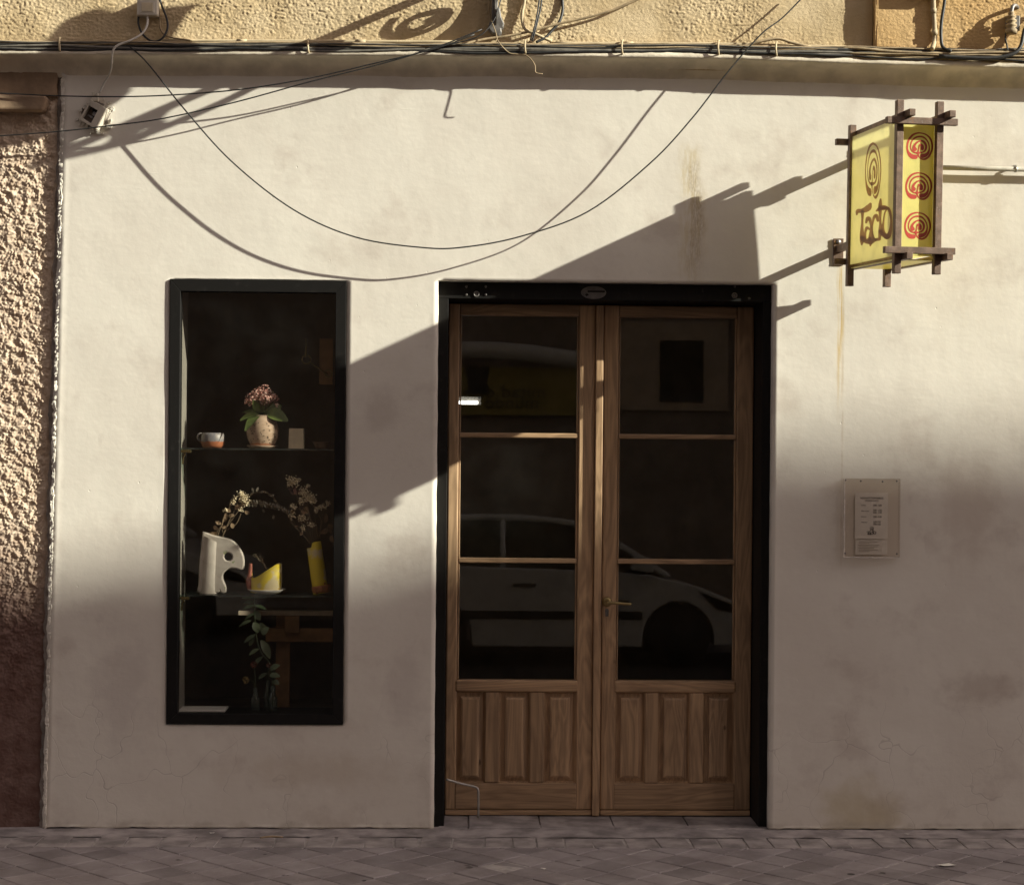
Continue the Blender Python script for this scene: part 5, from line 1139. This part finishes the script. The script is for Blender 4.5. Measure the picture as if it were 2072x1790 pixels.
# small swing arm lamp faintly seen through the upper glass
k6 = crop(600, 1000, 2.386); LY = .55
S6 = lambda x, y: at(*k6(x, y), LY)
sw = thing('swing_lamp', 'brass swing arm lamp faint behind the upper window glass', 'lamp', tuple(S6(1310, 830)))
ww = lambda mb, nm, mt=M['brass']: shift(mb, sw.location).build(nm, mt, sw)
c = S6(1310, 830); ww(MB().tube([(c.x+.021*math.cos(a), LY, c.z+.021*math.sin(a)) for a in [2*math.pi*k/20 for k in range(21)]], .0035, 6), 'ring')
ww(MB().tube([tuple(S6(1350, 860)), tuple(S6(1500, 965))], .004, 6), 'arm'); c2 = S6(1505, 955)
ww(MB().tube([(c2.x+.017*math.cos(a), LY, c2.z+.017*math.sin(a)) for a in [2*math.pi*k/20 for k in range(21)]], .0035, 6), 'ring')
ww(MB().tube([tuple(S6(1307, 640)), tuple(S6(1307, 815))], .005, 6), 'rod')
a, b = S6(1425, 640), S6(1540, 1050); ww(MB().box(a.x, b.x, LY+.03, LY+.05, b.z, a.z), 'back_board', M['easel'])
# lit tube lamp deep in the shop, seen through the left door leaf
ty_ = 3.6; a, b = at(916, 811, ty_), at(967, 817.5, ty_)
tl = thing('tube_lamp', 'lit white tube lamp inside the shop behind the left leaf', 'lamp', (b.x, ty_, a.z))
t = NT('tube_light'); t.b.inputs['Emission Color'].default_value = (1, 1, .92, 1); t.b.inputs['Emission Strength'].default_value = 5.0
shift(MB().box(a.x, b.x, ty_, ty_+.03, b.z, a.z), tl.location).build('tube', t.fin((.8, .8, .75), .4), tl, .004)
shift(MB().box(a.x-.02, b.x+.02, ty_+.031, ty_+.06, b.z-.004, a.z+.03), tl.location).build('housing', M['iron'], tl)

# ------------------------------------------------------------------ the other side of the street (seen in the glass, shading the wall)
def opposite(name, x0, x1, prof, mat, label, yb=-11.5, depth=9, floors=3, fw=1.1, gap=2.3):
    t = thing(name, label, 'building', ((x0+x1)/2, yb, 0))
    mb = MB(); mb.prism([(x0, -.13), (x1, -.13)] + prof, yb-depth, yb); shift(mb, t.location).build('wall', mat, t)
    n = int((x1-x0-1)/gap)
    for fl in range(floors):
        for k in range(n):
            xa = x0+1.0+k*gap; z0 = 3.9+fl*3.1
            if z0+1.8 > min(p[1] for p in prof): continue
            wf = shift(MB().box(xa-.08, xa+fw+.08, yb-.02, yb+.05, z0-.1, z0+1.75).box(xa-.15, xa+fw+.15, yb, yb+.14, z0-.18, z0-.101), t.location).build('window', M['shelf_wood'], t)
            shift(MB().box(xa, xa+fw/2-.03, yb+.03, yb+.058, z0, z0+1.65).box(xa+fw/2+.03, xa+fw, yb+.03, yb+.058, z0, z0+1.65), t.location).build('pane', M['carg'], wf)
    return t
OX, OZ = KX*11.5, KZ*11.5
zlo = at(500, 1142).z+OZ; zhi = at(1800, 885).z+OZ; xl_ = at(800, 1100).x+OX; xr_ = at(1520, 900).x+OX
tall = opposite('corner_building', 22, 70, [(70, zhi), (xr_, zhi), (xl_, zlo), (at(345, 1095).x+OX, at(345, 1095).z+OZ), (at(110, 1172).x+OX, at(110, 1172).z+OZ), (22, at(110, 1240).z+OZ)], M['facade2'], 'tall building across the street whose roofline shades the wall foot', floors=4)
oppo = opposite('facing_building', -14, 9.5, [(9.5, 10.2), (-14, 10.2)], M['facade'], 'low grey building facing the shop, mirrored in the door glass', floors=2)
tag(MB().box(-14, 40, -11.5, -10.75, -.134, 0.0).build('far_pavement', M['slab']), kind='structure')
VY = 2*(LEAFY+.026)+11.4
def refl(px, py): return at(px, py-57, VY)       # where a thing across the street stands when the door glass shows it at this place
s0 = refl(860, 735); s1 = refl(1172, 822); sg = thing('shop_sign', 'yellow shop sign across the street, mirrored in the left door leaf', 'sign', ((s0.x+s1.x)/2, -11.4, s1.z))
shift(MB().box(s0.x-.12, s1.x+.35, -11.49, -11.41, s1.z-.02, s0.z+.05), sg.location).build('board', M['yel_sign'], sg)
def rt(body, px, py, size, nm='lettering'):
    p = refl(px, py); text(nm, body, size, Vector((p.x, -11.405, p.z))-sg.location, M['ink'], sg, back=True)
rt('mitad del', 1030, 789, .215); rt('mundo', 1036, 811, .215)
lgp = refl(966, 760); shift(MB().box(lgp.x-.14, lgp.x+.14, -11.409, -11.404, lgp.z-.12, lgp.z-.08).prism([(lgp.x-.1, lgp.z-.08), (lgp.x+.1, lgp.z-.08), (lgp.x+.14, lgp.z+.2), (lgp.x-.14, lgp.z+.2)], -11.409, -11.404), sg.location).build('sign_mark', M['ink'], sg)
aw = thing('pale_awning', 'rolled pale awning over the yellow sign across the street', 'awning', (0, -11.3, 3.4))
pa_ = [tuple(refl(850, 700)), tuple(refl(960, 694)), tuple(refl(1060, 700)), tuple(refl(1180, 716))]
shift(MB().tube(cat([(x, -11.25, z) for x, y, z in pa_]), .10, 10), aw.location).build('roll', M['paper'], aw)
wf0, wf1 = refl(1310, 660), refl(1440, 815)
owp = thing('wall_panel', 'pale framed window across the street, mirrored in the right door leaf', 'window', ((wf0.x+wf1.x)/2, -11.45, wf1.z))
shift(MB().box(wf0.x-.3, wf1.x+.2, -11.49, -11.45, wf1.z, wf0.z+.15), owp.location).build('frame', M['shelf_wood'], owp); a, b = refl(1338, 672), refl(1425, 798)
shift(MB().box(a.x, b.x, -11.452, -11.43, b.z, a.z), owp.location).build('pane', M['carg'], owp)

def make_car(cx, yside, label):
    # body along x, nose towards +x, near side (facing the shop) at y = yside, wheels on the road at z = -0.135
    t = thing('parked_car', label, 'car', (cx, yside-.84, -.135), 'white cars parked across the street')
    low = [(-1.95,.30),(-1.98,.55),(-1.90,.85),(-1.70,.98),(-.9,1.00),(.55,.96),(.95,.92),(1.45,.80),(1.80,.66),(1.95,.52),(1.98,.32),(1.9,.22)]
    wx = (-1.22, 1.22); wr = .36
    prof = list(low)
    bot = [(1.22+wr, .22)]+[(1.22+wr*math.cos(a), .30+wr*math.sin(a)) for a in [math.pi*k/12 for k in range(13)]]+[(1.22-wr, .20), (-1.22+wr, .20)]+[(-1.22+wr*math.cos(a), .30+wr*math.sin(a)) for a in [math.pi*k/12 for k in range(13)]]+[(-1.22-wr, .24)]
    poly = prof+bot
    mb = MB(); n = len(poly)
    for y, ins_, up in ((-.84, .03, 0), (-.80, 0, 0), (.80, 0, 0), (.84, .03, 0)):
        mb.v += [(x*(1-ins_*.3), y, z) for x, z in poly]
    mb.f += [tuple(range(n)), tuple(range(4*n-1, 3*n-1, -1))]; mb.sm += [False]*2
    for L in range(3):
        for i in range(n): mb.f.append((L*n+i, L*n+n+i, L*n+n+(i+1) % n, L*n+(i+1) % n)); mb.sm.append(False)
    body = mb.build('body', M['carw'], t, .02)
    cab = [(-1.72,.97),(-1.55,1.30),(-1.25,1.45),(-.5,1.49),(.2,1.43),(.55,1.28),(1.12,.90)]
    gm = MB(); n = len(cab)
    for s in (-1, 1): gm.v += [(x, s*(.78-.16*(z-.95)/.5), z) for x, z in cab]
    gm.f += [tuple(range(n)), tuple(range(2*n-1, n-1, -1))]+[(i, n+i, n+(i+1) % n, (i+1) % n) for i in range(n)]; gm.sm += [False]*(n+2)
    gm.build('cabin_glass', M['carg'], t)
    rf = MB().tube(cat([(-1.62, .70, 1.13), (-1.28, .635, 1.44), (-.5, .62, 1.485), (.2, .645, 1.425), (.55, .69, 1.27), (1.12, .80, .90)], 5), .035, 6); rf.build('roof_rail', M['carw'], t)
    MB().tube(cat([(-1.62, -.70, 1.13), (-1.28, -.635, 1.44), (-.5, -.62, 1.485), (.2, -.645, 1.425), (.55, -.69, 1.27), (1.12, -.80, .90)], 5), .035, 6).build('roof_rail', M['carw'], t)
    MB().add([(-1.3, s, z) for s, z in ((-.62, 1.45), (.62, 1.45))]+[(-.5, s, 1.50) for s in (-.61, .61)]+[(.2, s, 1.44) for s in (-.63, .63)], [(0, 1, 3, 2), (2, 3, 5, 4)]).build('roof', M['carw'], t)
    for xb in (-.55,): MB().tube([(xb, .79, .97), (xb, .63, 1.46)], .03, 6).build('pillar', M['carw'], t)
    for s in (1, -1):
        MB().box(-1.0, .85, s*.835, s*.862, .48, .56).build('side_trim', M['rubber'], t, .01)
        MB().box(-.45, -.22, s*.84, s*.865, .80, .835).build('door_handle', M['rubber'], t, .008)
        MB().prism([(1.42, .76), (1.80, .62), (1.88, .54), (1.60, .58)], s*.80, s*.848).build('headlight', M['carg'], t)
        for x in wx:
            w_ = MB().lathe([(.0, .10), (.19, .10), (.20, .07), (.29, .09), (.315, .05), (.315, -.08), (0, -.08)], n=24); w_.v = [(x+a, s*.76+(c if s > 0 else -c), .31+b) for a, b, c in w_.v]; w_.build('wheel', M['rubber'], t)
    MB().prism([(.72, .98), (.95, .95), (.93, 1.10), (.76, 1.12)], .82, 1.0).build('mirror', M['carw'], t, .02)
    return t
VC = 2*(LEAFY+.026)+8.95
cwx = at(1373, 1300, VC).x
make_car(cwx-1.22, -8.95, 'white hatchback parked across the street, mirrored in the door')
make_car(cwx-1.22-4.9, -8.95, 'white hatchback parked behind the first, mirrored in the window')
# small litter on the paving
def gp(px, py):
    d = ray(px, py); return CAM + d*(-CAM.z/d.z)
a, b = gp(526, 1699), gp(573, 1698)
tw = MB().tube(cat([(a.x, a.y, .011, .004), ((a.x+b.x)/2, a.y+.012, .014, .0055), (b.x, b.y, .011, .0035)], 4), .005, 6).build('twig', M['stemm']); tag(tw, 'dark thin twig lying in the joint below the window', 'twig')
for px, py, sz, lab in ((1917, 1753, .050, 'larger white paper scrap on the paving at the lower right'), (1836, 1690, .022, 'small white paper scrap below the yellow stain on the wall'), (430, 1688, .018, 'small pale paper scrap on the mortar below the window'), (1100, 1760, .016, 'tiny pale paper scrap on the paving in front of the door')):
    c = gp(px, py); mb = MB(); k0 = random.random()*6
    pts = [(c.x+sz*random.uniform(.5, 1)*math.cos(k0+q), c.y+sz*.6*random.uniform(.4, 1)*math.sin(k0+q), .006+random.uniform(0, .006)) for q in [j*math.pi/3.5 for j in range(7)]]
    mb.add(pts+[(c.x, c.y, .010)], [(q, (q+1) % 7, 7) for q in range(7)]); tag(mb.build('paper_scrap', M['paper']), lab, 'litter')
print('objects', len(bpy.data.objects), 'tiles in view', len(inview))
